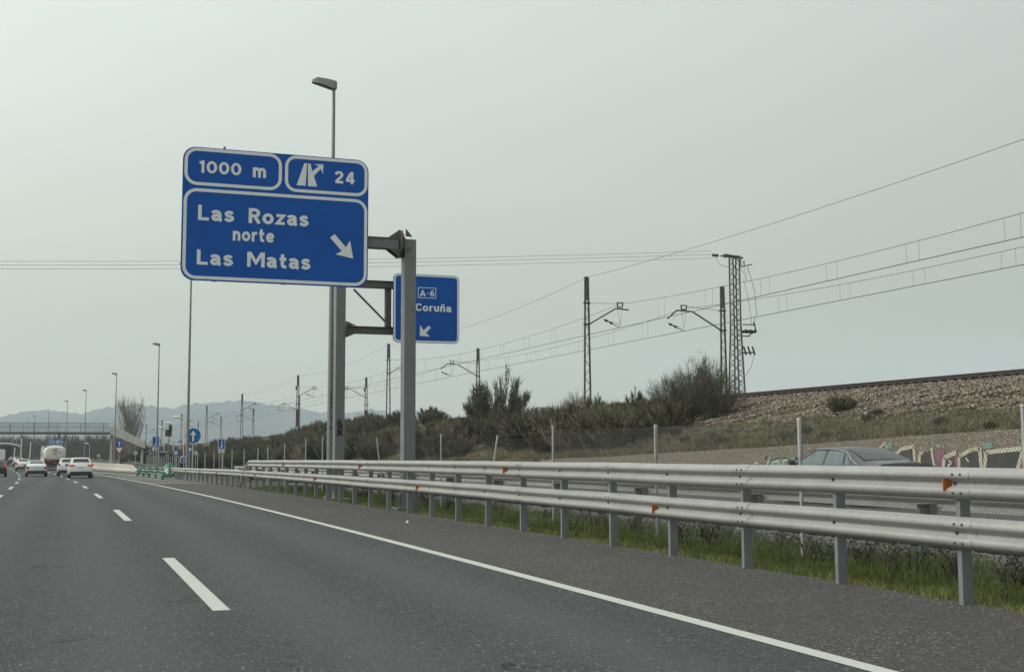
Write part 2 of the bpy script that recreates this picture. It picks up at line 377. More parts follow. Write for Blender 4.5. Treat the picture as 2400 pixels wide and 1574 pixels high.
GLYPH = {
 'L': (.62, [[(.1, 1), (.1, .1), (.60, .1)]]),
 'a': (.60, [_cr([(.07, .52), (.14, .60), (.28, .625), (.42, .57), (.46, .42), (.46, .18), (.50, .08), (.57, .04)]), _cr([(.46, .40), (.28, .385), (.13, .32), (.11, .20), (.20, .10), (.34, .12), (.46, .24)])]),
 's': (.54, [_cr([(.46, .53), (.36, .62), (.22, .62), (.12, .53), (.17, .42), (.30, .365), (.42, .30), (.45, .19), (.34, .10), (.20, .10), (.06, .20)])]),
 'R': (.68, [[(.1, 0), (.1, 1)], _cr([(.1, .9), (.36, .9), (.50, .84), (.55, .70), (.50, .55), (.36, .49), (.1, .49)]), [(.34, .49), (.61, 0)]]),
 'o': (.64, [_ell(.32, .36, .225, .262)]),
 'z': (.56, [[(.05, .62), (.47, .62), (.10, .10), (.54, .10)]]),
 'n': (.58, _N), 'ñ': (.58, _N + [[(.14, .90), (.48, .90)]]),
 'r': (.42, [[(.1, 0), (.1, .72)], _cr([(.1, .36), (.15, .54), (.26, .62), (.40, .62)])]),
 't': (.46, [_cr([(.2, .95), (.2, .6), (.2, .24), (.26, .12), (.43, .10)]), [(.03, .62), (.42, .62)]]),
 'e': (.62, [[(.13, .36), (.52, .36)], _cr([(.53, .36), (.50, .53), (.40, .61), (.26, .61), (.13, .50), (.10, .36), (.14, .20), (.26, .11), (.40, .11), (.54, .20)])]),
 'M': (1.0, [[(.1, 0), (.1, 1)], [(.9, 1), (.9, 0)], [(.14, .97), (.5, .30), (.86, .97)]]),
 'm': (.92, [[(.1, 0), (.1, .72)], _cr([(.1, .40), (.16, .56), (.28, .625), (.40, .56), (.45, .42), (.45, 0)]), _cr([(.45, .40), (.51, .56), (.63, .625), (.75, .56), (.80, .42), (.80, 0)])]),
 '1': (.44, [[(.30, 0), (.30, 1)], _cr([(.28, .93), (.20, .83), (.06, .80)])]),
 '0': (.74, [_ell(.37, .5, .265, .405)]),
 '2': (.68, [_cr([(.10, .70), (.16, .84), (.32, .90), (.48, .84), (.53, .70), (.46, .54), (.28, .34), (.11, .13)]), [(.05, .1), (.62, .1)]]),
 '4': (.70, [[(.47, 0), (.47, 1)], [(.43, .95), (.10, .30)], [(.03, .27), (.66, .27)]]),
 '6': (.70, [_ell(.35, .33, .235, .225), _cr([(.11, .34), (.15, .58), (.28, .80), (.50, .93)])]),
 '8': (.70, [_ell(.35, .29, .25, .19), _ell(.35, .70, .21, .20)]),
 'A': (.78, [[(.07, 0), (.39, .95), (.71, 0)], [(.20, .28), (.58, .28)]]),
 'C': (.70, [_cr([(.64, .74), (.52, .87), (.36, .9), (.18, .78), (.10, .5), (.18, .22), (.36, .1), (.52, .13), (.64, .26)])]),
 'u': (.58, [_cr([(.1, .72), (.1, .30), (.15, .15), (.27, .10), (.40, .16), (.47, .32)]), [(.47, .72), (.47, 0)]]),
}
def ribbon(mb, pts, w, y, fx_, fz_):
    n0 = len(mb.v); n = len(pts); closed = n > 4 and math.dist(pts[0], pts[-1]) < 1e-6
    for i in range(n):
        a = pts[i - 1] if i else (pts[-2] if closed else pts[0]); b = pts[i + 1] if i < n - 1 else (pts[1] if closed else pts[-1]); p = pts[i]
        d1 = (p[0] - a[0], p[1] - a[1]); d2 = (b[0] - p[0], b[1] - p[1]); l1, l2 = math.hypot(*d1), math.hypot(*d2)
        if l1 < 1e-9: d1, l1 = d2, l2
        if l2 < 1e-9: d2, l2 = d1, l1
        n1 = (-d1[1] / l1, d1[0] / l1); n2 = (-d2[1] / l2, d2[0] / l2); m = (n1[0] + n2[0], n1[1] + n2[1]); lm = math.hypot(*m) or 1; m = (m[0] / lm, m[1] / lm)
        k = min(1.9, 1 / max(.3, m[0] * n1[0] + m[1] * n1[1])) * w / 2
        for sg in (1, -1): mb.v.append((fx_(p[0] + m[0] * k * sg), y, fz_(p[1] + m[1] * k * sg)))
    for i in range(n - 1): mb.f.append((n0 + 2 * i, n0 + 2 * i + 1, n0 + 2 * i + 3, n0 + 2 * i + 2))
def add_text(mb, body, x0, x1, z0, cap, y, wgt=.20, gap=.11):
    tot = sum(GLYPH[c][0] for c in body) + gap * (len(body) - 1); k = (x1 - x0) / tot; X = 0; j = 0
    for c in body:
        for st in GLYPH[c][1]:
            ribbon(mb, st, wgt, y - .0004 * (j % 5), lambda a, X=X: x0 + (X + a) * k, lambda b: z0 + b * cap); j += 1
        X += GLYPH[c][0] + gap
def text_mesh(body, bold=.022):
    c = bpy.data.curves.new('lettering', 'FONT'); c.body = body; c.size = 1; c.offset = bold; c.resolution_u = 4
    o = bpy.data.objects.new('lettering', c); col.objects.link(o); bpy.context.view_layer.update()
    me = bpy.data.meshes.new_from_object(o.evaluated_get(bpy.context.evaluated_depsgraph_get()))
    V = [tuple(v.co) for v in me.vertices]; F = [tuple(p.vertices) for p in me.polygons]
    bpy.data.objects.remove(o); bpy.data.curves.remove(c); bpy.data.meshes.remove(me); return V, F

# ------------------------------------------------------------------ ground and roads
YS = list(np.arange(-12, 60, 1.0)) + list(np.arange(60, 220, 2.5)) + list(np.arange(220, 700, 12))
def strip(name, d0, d1, y0, y1, z, material, label=None, kind='structure', useX=False, parent=None):
    ys = sorted(set([y0, y1] + [float(y) for y in YS if y0 < y < y1])); V = []; F = []
    for y in ys:
        a = d0(y) if callable(d0) else d0; b = d1(y) if callable(d1) else d1; o = 0 if useX else RX(y)
        m = max(2, int(abs(b - a) / 3) + 2)
        for i in range(2): V.append((o + (a, b)[i], y, RZ(y) + z))
    for i in range(len(ys) - 1): F.append((2 * i, 2 * i + 1, 2 * i + 3, 2 * i + 2))
    ob = arrays(name, V, F, material, parent); tag(ob, label, None, None, kind); return ob
def shoulder_edge(y):
    a = RX(y)
    return lerp([(0, 8.27), (56, 8.27), (66, 9.7 - a), (200, 9.7 - a), (230, 9.0)], y) if y < 66 else (9.7 - a if y < 200 else 9.0)
strip('carriageway', -16.5, 5.26, -12, 700, 0, M_ROAD, 'dark grey asphalt carriageway with dashed white lane lines')
strip('shoulder', 5.26, shoulder_edge, -12, 700, 0, M_SHOULDER, 'brownish asphalt hard shoulder beside the guardrail')
strip('service_road', lambda y: 11.9, lambda y: 22.4, -5, 330, .12, M_SERVICE, 'grey asphalt service road beyond the fence', useX=True)
# markings
tag(strip('edge_line', 5.11, 5.28, -10, 320, .005, M_PAINT), 'solid white edge line along the hard shoulder', None)
def dashes(name, off, ys, L_, w=.14):
    V = []; F = []
    for y0 in ys:
        for i in range(3):
            y = y0 + L_ * i / 2
            V += [(RX(y) + off - w / 2, y, RZ(y) + .005), (RX(y) + off + w / 2, y, RZ(y) + .005)]
        n = len(V) - 6; F += [(n, n + 1, n + 3, n + 2), (n + 2, n + 3, n + 5, n + 4)]
    return tag(arrays(name, V, F, M_PAINT), None, None, None, 'structure')
D0 = 18.05 - 6.25
dashes('lane_line', 1.42, [D0 + 17 * i for i in range(-1, 22)], 6.25, .163)
dashes('lane_line', -2.08, [D0 + 17 * i for i in range(-1, 22)], 6.25, .163)
dashes('lane_line', -5.58, [D0 + 17 * i for i in range(-1, 22)], 6.25, .163)
strip('edge_line', -9.2, -9.0, -10, 500, .005, M_PAINT)
V = []; F = []
def quadline(p, q, w, z=.005):
    p, q = np.array(p, float), np.array(q, float); d = (q - p) / np.linalg.norm(q - p); nrm = np.array([-d[1], d[0]]) * w / 2; n = len(V)
    k_ = 8
    for i in range(k_ + 1):
        c = p + (q - p) * i / k_
        for s in (1, -1): x, y = c + nrm * s; V.append((x, y, RZ(y) + z))
    for i in range(k_): F.append((n + 2 * i, n + 2 * i + 1, n + 2 * i + 3, n + 2 * i + 2))
def dX(d, y): return (RX(y) + d, y)
quadline(dX(6.2, 149.4), dX(8.23, 120.8), .42); quadline(dX(8.23, 120.8), (8.3, 100), .34); quadline(dX(5.3, 175), dX(6.2, 149.4), .4)
quadline((3.2, 176), (7.4, 146.2), .45); quadline((7.4, 146.2), (9.3, 118), .36)
tag(arrays('gore_line', V, F, M_PAINT), 'white lines of the slip lane beyond the bollards', None, None, 'structure')
V = []; F = []
for y, xr in ((74.5, 8.9), (80, 9.2), (86, 9.2), (92.5, 9.2), (100, 9.2), (108, 8.6), (117, 8.0)):
    quadline(dX(5.5, y + .6), (xr, y - .9), .50 + (y - 74) * .010)
tag(arrays('hatch_marking', V, F, M_HATCH), 'worn yellowish hatching painted across the gore', None, None, 'structure')
V = []; F = []
quadline((12.3, 0), (12.3, 60), .15, .126); quadline((12.3, 60), (12.3, 120), .15, .126); quadline((21.6, 0), (21.6, 120), .15, .126)
for y in range(4, 200, 12): quadline((17, y), (17, y + 4), .12, .126)
tag(arrays('service_road_line', V, F, M_PAINT), None, None, None, 'structure')

def hnoise(x, y, s):
    return (math.sin(x * s * 1.3 + 1.7 * math.sin(y * s * .9)) + math.sin(y * s * 1.7 + 1.3 * math.sin(x * s * 1.1)) + math.sin((x + y) * s * 2.3)) / 3
def G(X, Y):                                             # height of the ground
    d = X - RX(Y); zr = RZ(Y); zs = zr + .05
    if d < 8.2 or (Y > 58 and X < 9.8): return zr - .10
    u = X - RAILX(Y)
    if X < 11.6 and u < -12: return zr - .03 + .02 * hnoise(X, Y, 3) + .06 * max(0, min(1, (X - 10.2)))
    if X < 23.1 and Y < 60: return zs
    if u < -12.0: return zs
    zf = WALLTOP(Y) - .03 if Y < 60 else max(zr + .12, .9 - (Y - 60) * .02); zc = RAILZ(Y) - .46
    if u < -2.0:
        t = (u + 12.0) / 10.0
        return zf + (zc - zf) * (.85 * t + .15 * t * t) + (.16 * hnoise(X, Y, .8) + .07 * hnoise(X, Y, 2.6)) * min(1, t * 4) * min(1, (1 - t) * 3)
    if u < 8.0: return zc
    return max(zr + .3, zc - (u - 8) * .16)
dl = [-2500, -1200, -600, -300, -150, -80, -45, -30, -22, -17] + [-16, -8, 0, 5, 8.1, 8.3, 8.6, 9, 9.4, 9.7, 10, 10.4, 10.8, 11.3, 11.8, 14, 18, 21, 22.2, 22.6, 23.05, 23.3] + list(np.arange(23.6, 34, .5)) + [34, 36, 38, 40, 42, 43, 44, 46, 50, 56, 64, 75, 95, 130, 200, 350, 700, 1400, 2600]
yl = [-60, -30] + list(np.arange(-12, 70, 1.0)) + list(np.arange(70, 200, 2.5)) + list(np.arange(200, 420, 8)) + [440, 480, 540, 620, 750, 950, 1300, 1800, 2500, 3300]
def GXY(d, y):                                           # columns follow the road up to the verge, then run straight beside the railway
    yy = min(max(y, 0), 420); w = max(0., min(1., (11.2 - d) / 2.2)); return d + RX(yy) * w
V = [(GXY(d, y), y, G(GXY(d, y), max(y, 0)) if y < 420 else -1.2) for y in yl for d in dl]
nx = len(dl); F = [(j * nx + i, j * nx + i + 1, (j + 1) * nx + i + 1, (j + 1) * nx + i) for j in range(len(yl) - 1) for i in range(nx - 1)]
g = arrays('ground', V, F, [M_GROUND, M_SLOPE], smooth=True); tag(g, 'verge soil and rough railway embankment slope', None, None, 'structure')
mi = [1 if (dl[i] >= 23.2 and dl[i] < 36 and yl[j] < 420) else 0 for j in range(len(yl) - 1) for i in range(nx - 1)]
g.data.polygons.foreach_set('material_index', mi)

# mountains in the haze: a ridged heightfield several kilometres off
ridge_px = [(-700, 985), (-300, 975), (-100, 972), (0, 968), (60, 955), (95, 953), (130, 954), (195, 962), (215, 952), (240, 947), (300, 940), (322, 936), (337, 941), (385, 946), (397, 950), (420, 942), (440, 938), (500, 934), (545, 930), (575, 930), (610, 937), (650, 942), (690, 946), (740, 957), (790, 959), (835, 956), (868, 949), (905, 957), (990, 958), (1060, 967), (1250, 990), (1600, 1010), (2600, 1030)]
def hills(name, Yc, front, back, px, lift, seed, label):
    V = []; rows = 26; xs = []
    for i in range(0, 261):
        u = -700 + 3300 * i / 260.; x, _, z = atY(u, lerp(px, u) + lift + 2.6 * math.sin(u * .21) * math.sin(u * .037 + 1) + 1.3 * math.sin(u * .31 + 2), Yc); xs.append((x, z))
    rs = np.random.RandomState(seed); ph = rs.rand(12) * 9
    for j in range(rows):
        t = j / (rows - 1)
        for i, (x, z) in enumerate(xs):
            y = Yc - front + (front + back) * t; k = min(1, (y - (Yc - front)) / front) if y <= Yc else 1 - (y - Yc) / back
            k = max(0, k); s_ = k ** 1.25
            rug = sum(math.sin(x * f_ + ph[n_] + y * f_ * .6) * a_ for n_, (f_, a_) in enumerate(((.004, 1), (.009, .6), (.021, .35), (.05, .15))))
            V.append((x * (y / Yc), y, -2 + (z + 2) * s_ + rug * 12 * s_ * (1 - s_) * 3))
    n = len(xs); F = [(j * n + i, j * n + i + 1, (j + 1) * n + i + 1, (j + 1) * n + i) for j in range(rows - 1) for i in range(n - 1)]
    o = arrays(name, V, F, M_HILL, smooth=True); return tag(o, label, None, None, 'structure')
_k = NodeKit('hill_scrub'); _c = _k.mix(_k.rng(_k.noise(.006, 6, .6), .4, .62), (.030, .040, .038), (.062, .068, .058))
_c = _k.mix(_k.rng(_k.noise(.03, 5, .6), .56, .66), _c, (.11, .105, .085)); M_HILL = _k.finish(_c, .95, .05)
hills('mountains', 4000, 900, 700, ridge_px, 0, 3, 'blue grey mountain range fading in haze')
low_px = [(-700, 1000), (0, 990), (130, 1004), (250, 1010), (420, 1012), (600, 1000), (760, 1004), (900, 985), (1100, 1000), (1400, 1015), (2600, 1040)]

# ------------------------------------------------------------------ double guardrail
WB = [(0, .310), (.016, .307), (.070, .268), (.082, .250), (.083, .222), (.076, .206), (.020, .180), (.010, .155), (.020, .130), (.076, .104), (.083, .088), (.082, .060), (.070, .042), (.016, .003), (0, 0)]
def wbeam(path, flip=1, th=.004):                        # path: list of (x,y,z of rail foot, scale); profile bulges to -x*flip
    mb = MB(); m = len(WB); ring = []
    prof = [(-flip * a, b) for a, b in WB] + [(-flip * (a - th), b) for a, b in WB][::-1]
    for (x, y, z) in path: mb.v += [(x + a, y, z + b) for a, b in prof]
    k = len(prof)
    for i in range(len(path) - 1):
        for j in range(k): l = (j + 1) % k; mb.f.append((i * k + j, i * k + l, (i + 1) * k + l, (i + 1) * k + j))
    mb.f.append(tuple(range(k))); mb.f.append(tuple((len(path) - 1) * k + j for j in range(k))[::-1])
    return mb
BOFF = 8.13
def BX(y): return RX(y) + lerp([(0, 8.13), (35, 8.13), (62, 8.45), (86, 8.38), (95, 8.72), (100, 8.9)], y)
gr = thing('double_guardrail', 'long galvanised double guardrail with two stacked rails and orange reflectors beside the shoulder', 'guardrail', P(8.18, 20))
def rail_path(y0, y1, z, ramp=0):
    ys = list(np.arange(y0, y1, 2.0)) + [y1]; rnd = random.Random(3)
    pts = [(BX(y), y, RZ(y) + z + rnd.uniform(-.006, .006)) for y in ys]
    if ramp: pts += [(BX(y1 + 1.6), y1 + 1.6, RZ(y1) + z * .62), (BX(y1 + 3.4) + .1, y1 + 3.4, RZ(y1) + z * .05 - .12)]
    return pts
def with_laps(mb, z, y0, y1):                            # each rail laps over the next with a 0.32 m sleeve of the same section
    y = y0
    while y < y1:
        p = wbeam([(BX(q) - .005, q, RZ(q) + z - .001) for q in (y - .24, y + .10)]); n = len(mb.v); mb.v += p.v; mb.f += [tuple(n + i for i in f) for f in p.f]; y += 4.0
    return mb
with_laps(wbeam(rail_path(3.6, 57.6, 1.005, 1)), 1.005, 5.57, 56).build('upper_rail', M_GALV, gr, True, 50)
with_laps(wbeam(rail_path(3.6, 95.0, .53, 1)), .53, 5.57, 60).build('lower_rail', M_GALV, gr, True, 50)
# posts: open C channels behind the rails
def cpost(x, y, z0, z1, tilt=0.0):
    mb = MB(); w, dp, t = .12, .06, .006
    poly = [(-w / 2, 0), (w / 2, 0), (w / 2, dp), (w / 2 - .02, dp), (w / 2 - .02, dp - t), (w / 2 - t, dp - t), (w / 2 - t, t), (-w / 2 + t, t), (-w / 2 + t, dp - t), (-w / 2 + .02, dp - t), (-w / 2 + .02, dp), (-w / 2, dp)]
    n = len(poly); mb.v += [(x + a, y + b, z0) for a, b in poly] + [(x + a + tilt, y + b, z1) for a, b in poly]
    mb.f += [(i, (i + 1) % n, n + (i + 1) % n, n + i) for i in range(n)] + [tuple(range(n))[::-1], tuple(range(n, 2 * n))]
    return mb
y = 5.57; i = 0
while y < 95:
    dbl = y < 58
    cpost(BX(y) + .068, y, RZ(y) - .06, RZ(y) + (1.30 if dbl else .82), random.uniform(-.008, .008)).build('post', M_POST, gr, True)
    y += 2.0
# bolts at the splices
bm_ = MB()
y = 5.57; i = 0
while y < 60:
    for z0 in (1.005, .53):
        zc = RZ(y) + z0 + .155; x = BX(y)
        bm_.tube([(x - .008, y + .02, zc), (x - .030, y + .02, zc)], .017, 8)
        if i % 2 == (0 if z0 > .9 else 0):
            for dy in (-.13, -.02):
                for dz in (-.09, .088): bm_.tube([(x - .080, y + dy, zc + dz), (x - .094, y + dy, zc + dz)], .013, 6)
                bm_.tube([(x - .05, y + dy, zc + dz * .55), (x - .064, y + dy, zc + dz * .55)], .010, 6)
    y += 2.0; i += 1
bm_.build('bolts', M_ARM, gr, True)['kind'] = 'stuff'
for u, v in ((2205, 1123), (1176, 1091), (838, 1083), (660, 1080), (1525, 1180), (972, 1133), (733, 1112), (594, 1104), (505, 1098), (466, 1096), (433, 1094)):
    p = atX(u, v, 8.05)
    for _ in range(5): p = atX(u, v, BX(p[1]) - .05)
    x, y, z = BX(p[1]), p[1], p[2]; mb = MB()
    mb.prism([(x - .115, z - .072), (x - .115, z + .052)] + [(x - .115 + .105 * math.cos(a), z - .010 + .064 * math.sin(a)) for a in [R(70 - 20 * k) for k in range(8)]], 'y', y, y + .012)
    o = mb.build('reflector', M_ORANGE, gr, True)
# the end ramps' struts
MB().bar((BX(56.5) + .14, 58.9, RZ(58) - .1), (BX(58) + .14, 57.0, RZ(58) + .75), .09).build('end_strut', M_POST, gr, True)

# service road guardrail (seen from behind) on short posts with spacer boxes
g2 = thing('service_guardrail', 'single guardrail of the service road seen from behind through the chain link fence', 'guardrail', (10.8, 20, 0))
wbeam([(11.05, y, RZ(y) + .68) for y in np.arange(4, 92, 4.4)], -1).build('rail', M_GALV, g2, True, 50)
for i in range(20):
    y = 4.8 + 4.35 * i
    mb = MB(); mb.box((10.80, y, RZ(y) - .05), (10.92, y + .06, RZ(y) + .76)); mb.box((10.92, y - .05, RZ(y) + .62), (11.045, y + .12, RZ(y) + .76)); mb.box((10.74, y - .06, RZ(y) + .76), (11.05, y + .14, RZ(y) + .772))
    mb.build('post', M_POST, g2, True)

# ------------------------------------------------------------------ chain-link fence
fence = thing('chain_link_fence', 'chain link fence on thin grey posts, some leaning, between guardrail and service road', 'fence', (9.95, 20, 0))
posts = [(2377, 945, 0), (1858, 975, 0), (1524, 990, 0), (1285, 992, 0), (1137, 1014, .10), (1025, 1010, 0), (889, 1018, -.09), (750, 1015, 0), (711, 1020, 0), (662, 1031, 0), (623, 1032, 0), (598, 1035, .03), (568, 1038, 0), (540, 1040, 0), (517, 1042, 0), (498, 1044, 0), (477, 1046, 0), (460, 1048, 0)]
fy = []
for u, vt, tl in posts:
    X = 9.95; p = atX(u, vt, X); y = p[1]; fy.append(y); z0 = RZ(y) - .04; top = max(p[2], z0 + 1.6) if y < 60 else z0 + 2.0
    mb = MB(); b_ = (X - tl * .6, y, z0); t_ = (X + tl * 2.2, y, top); mb.tube([b_, t_], .026 if y < 60 else .03, 8); mb.tube([t_, (t_[0], t_[1], t_[2] + .03)], [.034, .03], 8)
    if abs(u - 1524) < 2 or abs(u - 1858) < 2: mb.tube([(X, y, top - .55), t_], .036, 8)
    mb.build('post', M_FENCEP, fence, True, 40)
for i in range(22):
    y = 121 + i * 3.1; X = 10.0 + .012 * (y - 116)
    MB().tube([(X, y, RZ(y) - .05), (X, y, RZ(y) + random.uniform(1.6, 2.0))], .035, 6).build('post', M_FENCEP, fence, True, 40)
# wire lattice: real diamonds of wire as thin triangular prisms
V = []; F = []
def wires_between(y0, y1, cell, rad, top=1.9):
    n = int((y1 - y0) / cell); m = int(top / cell); 
    for i in range(n + 1):
        ya = y0 + i * cell
        for sgn in (0, 1):
            for j in range(m):
                s0 = (j + sgn) % 2; s1 = (j + 1 + sgn) % 2
                p = np.array((9.95 + (.004 if sgn else -.004) + .03 * math.sin(ya * .9), ya + s0 * cell, RZ(ya) + .02 + j * cell)); q = np.array((9.95 + (.004 if sgn else -.004) + .03 * math.sin(ya * .9), ya + s1 * cell, RZ(ya) + .02 + (j + 1) * cell))
                b_ = len(V)
                d_ = np.array((0, -(q - p)[2], (q - p)[1])); d_ = d_ / np.linalg.norm(d_) * rad
                V.extend([p + d_, p - d_ * .5 + (rad * .85, 0, 0), p - d_ * .5 - (rad * .85, 0, 0), q + d_, q - d_ * .5 + (rad * .85, 0, 0), q - d_ * .5 - (rad * .85, 0, 0)])
                F.extend([(b_, b_ + 1, b_ + 4, b_ + 3), (b_ + 1, b_ + 2, b_ + 5, b_ + 4), (b_ + 2, b_, b_ + 3, b_ + 5)])
wires_between(9.0, 24.5, .05, .0022, 1.93)
wires_between(24.5, 40.0, .10, .0018, 1.9)
fm = arrays('wire_mesh', [tuple(np.array(v) - np.array(fence.location)) for v in V], F, M_WIREM, fence)
mb = MB()
for z, r_ in ((1.93, .0035), (.98, .0035), (.06, .0035)):
    mb.tube([(9.95, y, RZ(y) + z + .03 * math.sin(y * .6)) for y in np.arange(8.6, 60, 1.2)], r_, 4)
mb.build('tension_wire', M_ARM, fence, True)

# ------------------------------------------------------------------ sign gantries
def crop4(x, y, Y): X, _, Z = atY((400 + x / 4.108) / S_, (320 + y / 4.108) / S_, Y); return X, Z
def crop5(x, y, Y): X, _, Z = atY((700 + x / 4.731) / S_, (520 + y / 4.731) / S_, Y); return X, Z
GY = 31.8
gan = thing('sign_gantry', 'tall grey steel cantilever post holding the large Las Rozas sign, behind the guardrail', 'gantry', (8.72, GY + .3, RZ(GY)))
pc = atY(951, 900, GY + .3)[0]
ptop = atY(955, 557, GY + .3)[2]
pw, pd = .30, .42
mb = MB()
def hpost(mb, xc, yc, w, dp, z0, z1):                     # welded box column with flange lips
    mb.box((xc - w / 2, yc - dp / 2, z0), (xc + w / 2, yc + dp / 2, z1))
    mb.box((xc - w / 2 - .012, yc - dp / 2 - .016, z0), (xc + w / 2 + .012, yc - dp / 2 - .002, z1 - .02))
hpost(mb, pc, GY + .45, pw, pd, RZ(GY) - .1, ptop)
mb.build('post', M_GANTRY, gan, True)
mb = MB(); zb_ = RZ(GY)
mb.box((pc - .38, GY + .05, zb_ - .02), (pc + .38, GY + .85, zb_ + .03))
for sx in (-1, 1):
    mb.prism([(pc + sx * (pw / 2 + .012), zb_ + .03), (pc + sx * (pw / 2 + .2), zb_ + .03), (pc + sx * (pw / 2 + .012), zb_ + .5)], 'y', GY + .40, GY + .42)
    mb.tube([(pc + sx * .3, GY + .12, zb_ + .03), (pc + sx * .3, GY + .12, zb_ + .10)], .022, 6)
mb.build('base_plate', M_GANTRY, gan, True)
ba = atY(880, 551, GY + .3); bb = atY(880, 574, GY + .3); bz0, bz1 = bb[2], ba[2]
mb = MB(); mb.box((3.2, GY + .34, bz0), (pc - .30, GY + .58, bz1)); mb.box((3.2, GY + .30, bz0 - .014), (pc - .3, GY + .62, bz0 - .001)); mb.box((3.2, GY + .30, bz1 + .001), (pc - .3, GY + .62, bz1 + .014))
zlow = crop4(1000, 1300, GY)[1]; mb.box((3.4, GY + .38, zlow), (7.2, GY + .5, zlow + .16))
for xx in (3.4, 5.2, 6.9): mb.box((xx, GY + .12, zlow - .3), (xx + .1, GY + .3, bz1 + 1.6))
mb.build('beam', M_GANTRY, gan, True)
mb = MB(); zc = (bz0 + bz1) / 2
for dx in (0, .045):
    oc = [(pc - .25 + dx, 0)]
    mb.prism([(GY + .46 + .36 * math.cos(a), zc + .40 * math.sin(a)) for a in [R(22.5 + 45 * k) for k in range(8)]], 'x', pc - .27 + dx, pc - .245 + dx)
for sz in (1, -1):
    for yy in (GY + .30, GY + .60):
        mb.prism([(pc - .275, zc + sz * .15), (pc - .62, zc + sz * .15), (pc - .275, zc + sz * .40)], 'y', yy, yy + .015)
        mb.prism([(pc - .195, zc + sz * .15), (pc - .0, zc + sz * .15), (pc - .195, zc + sz * .38)], 'y', yy - .28 if yy < GY + .4 else yy, (yy - .28 if yy < GY + .4 else yy) + .015)
for k in range(8):
    a = R(45 * k); mb.tube([(pc - .30, GY + .46 + .30 * math.cos(a), zc + .33 * math.sin(a)), (pc - .17, GY + .46 + .30 * math.cos(a), zc + .33 * math.sin(a))], .018, 6)
mb.build('flange', M_BEAM, gan, True)

def sign_board(name, label, x0, z0, x1, z1, Y, r, group=None):
    o = thing(name, label, 'road sign', ((x0 + x1) / 2, Y, z0), 0, group)
    MB().prism(rrect(x0, z0, x1, z1, r), 'y', Y, Y + .05).build('panel', M_BLUE, o, True)
    mb = MB(); h = z1 - z0
    for k in range(3): mb.box((x0 + .08, Y + .052, z0 + h * (.12 + .35 * k)), (x1 - .08, Y + .11, z0 + h * (.12 + .35 * k) + .06))
    mb.build('back_rail', M_SIGNB, o, True)
    return o
# large sign
l0 = crop4(108, 700, GY)[0]; r0 = crop4(1902, 800, GY)[0]; t0 = crop4(1000, 160, GY)[1]; b0 = crop4(1000, 1416, GY)[1]
W_, H_ = r0 - l0, t0 - b0
sg = sign_board('direction_sign', 'large blue exit sign reading 1000 m, 24, Las Rozas norte, Las Matas', l0, b0, r0, t0, GY, .33)
Yf = GY - .004
def fx(u): return l0 + W_ * u
def fz(v): return t0 - H_ * v
mb = MB(); tk = .082
for (u0, v0, u1, v1, rr) in ((.008, .006, .520, .288, .32), (.537, .006, .994, .288, .30), (.008, .312, .994, .990, .33)):
    a = (fx(u0), fz(v1), fx(u1), fz(v0))
    mb.ring(rrect(*a, rr), rrect(a[0] + tk, a[1] + tk, a[2] - tk, a[3] - tk, rr - tk), Yf, GY - .001)
mb.build('border', M_SIGNW, sg, True)
mb = MB()
def t4(body, xa, ya, xb, yb, ytop, bold=.20):            # baseline left (xa,ya), right end xb, cap top above xa
    X0, Z0 = crop4(xa, ya, GY); X1, _ = crop4(xb, yb, GY); _, Z1 = crop4(xa, ytop, GY)
    add_text(mb, body, X0, X1, Z0, Z1 - Z0, Yf, bold)
t4('1000', 268, 346, 680, 375, 228); t4('m', 790, 392, 920, 400, 258); t4('24', 1578, 448, 1775, 460, 330)
t4('Las', 262, 803, 608, 820, 656); t4('Rozas', 750, 832, 1325, 862, 688)
t4('norte', 597, 1000, 995, 1020, 870)
t4('Las', 250, 1230, 597, 1243, 1084); t4('Matas', 735, 1252, 1343, 1282, 1108)
mb.build('lettering', M_SIGNW, sg, True)
def poly4(mb, pts): mb.prism([crop4(x, y, GY) for x, y in pts], 'y', Yf, GY - .001)
mb = MB()
poly4(mb, [(1535, 972), (1578, 938), (1687, 1066), (1727, 1002), (1757, 1174), (1588, 1133), (1648, 1103)]); mb.build('arrow', M_SIGNW, sg, True)
mb = MB()
poly4(mb, [(1287, 257), (1313, 258), (1299, 473), (1212, 469)]); poly4(mb, [(1322, 261), (1347, 262), (1363, 335), (1380, 385), (1410, 482), (1322, 478)])
poly4(mb, [(1363, 335), (1428, 285), (1380, 267), (1470, 268), (1466, 362), (1446, 312), (1382, 375), (1380, 385)])
mb.build('junction_symbol', M_SIGNW, sg, True)
tx, tz = crop4(520, 118, GY); MB().tube([(tx, GY + .03, tz - .05), (tx, GY + .03, tz + .06)], .03, 8).build('top_clip', M_BEAM, sg, True)

# second gantry with the A-6 sign reaching over the service road
AY = 40.0
gan2 = thing('sign_gantry', 'grey steel cantilever post with scrawled tag holding the A-6 A Coruña sign', 'gantry', (8.6, AY + .3, RZ(AY)))
mc = atY(789, 900, AY + .4)[0]; mz = atY(840, 650, AY + .4)[2]
mb = MB(); hpost(mb, mc, AY + .5, .30, .42, RZ(AY) - .1, mz + .3); mb.box((mc - .4, AY + .1, RZ(AY) - .02), (mc + .4, AY + .9, RZ(AY) + .03)); mb.build('post', M_GANTRY, gan2, True)
xe = atY(911, 700, AY)[0]
def beam2(va, vb, x0, x1):
    z1_ = atY(880, va, AY + .4)[2]; z0_ = atY(880, vb, AY + .4)[2]
    m_ = MB(); m_.box((x0, AY + .40, z0_), (x1, AY + .58, z1_)); m_.box((x0, AY + .34, z0_ - .012), (x1, AY + .64, z0_ - .001)); m_.box((x0, AY + .34, z1_ + .001), (x1, AY + .64, z1_ + .012)); return m_, z0_, z1_
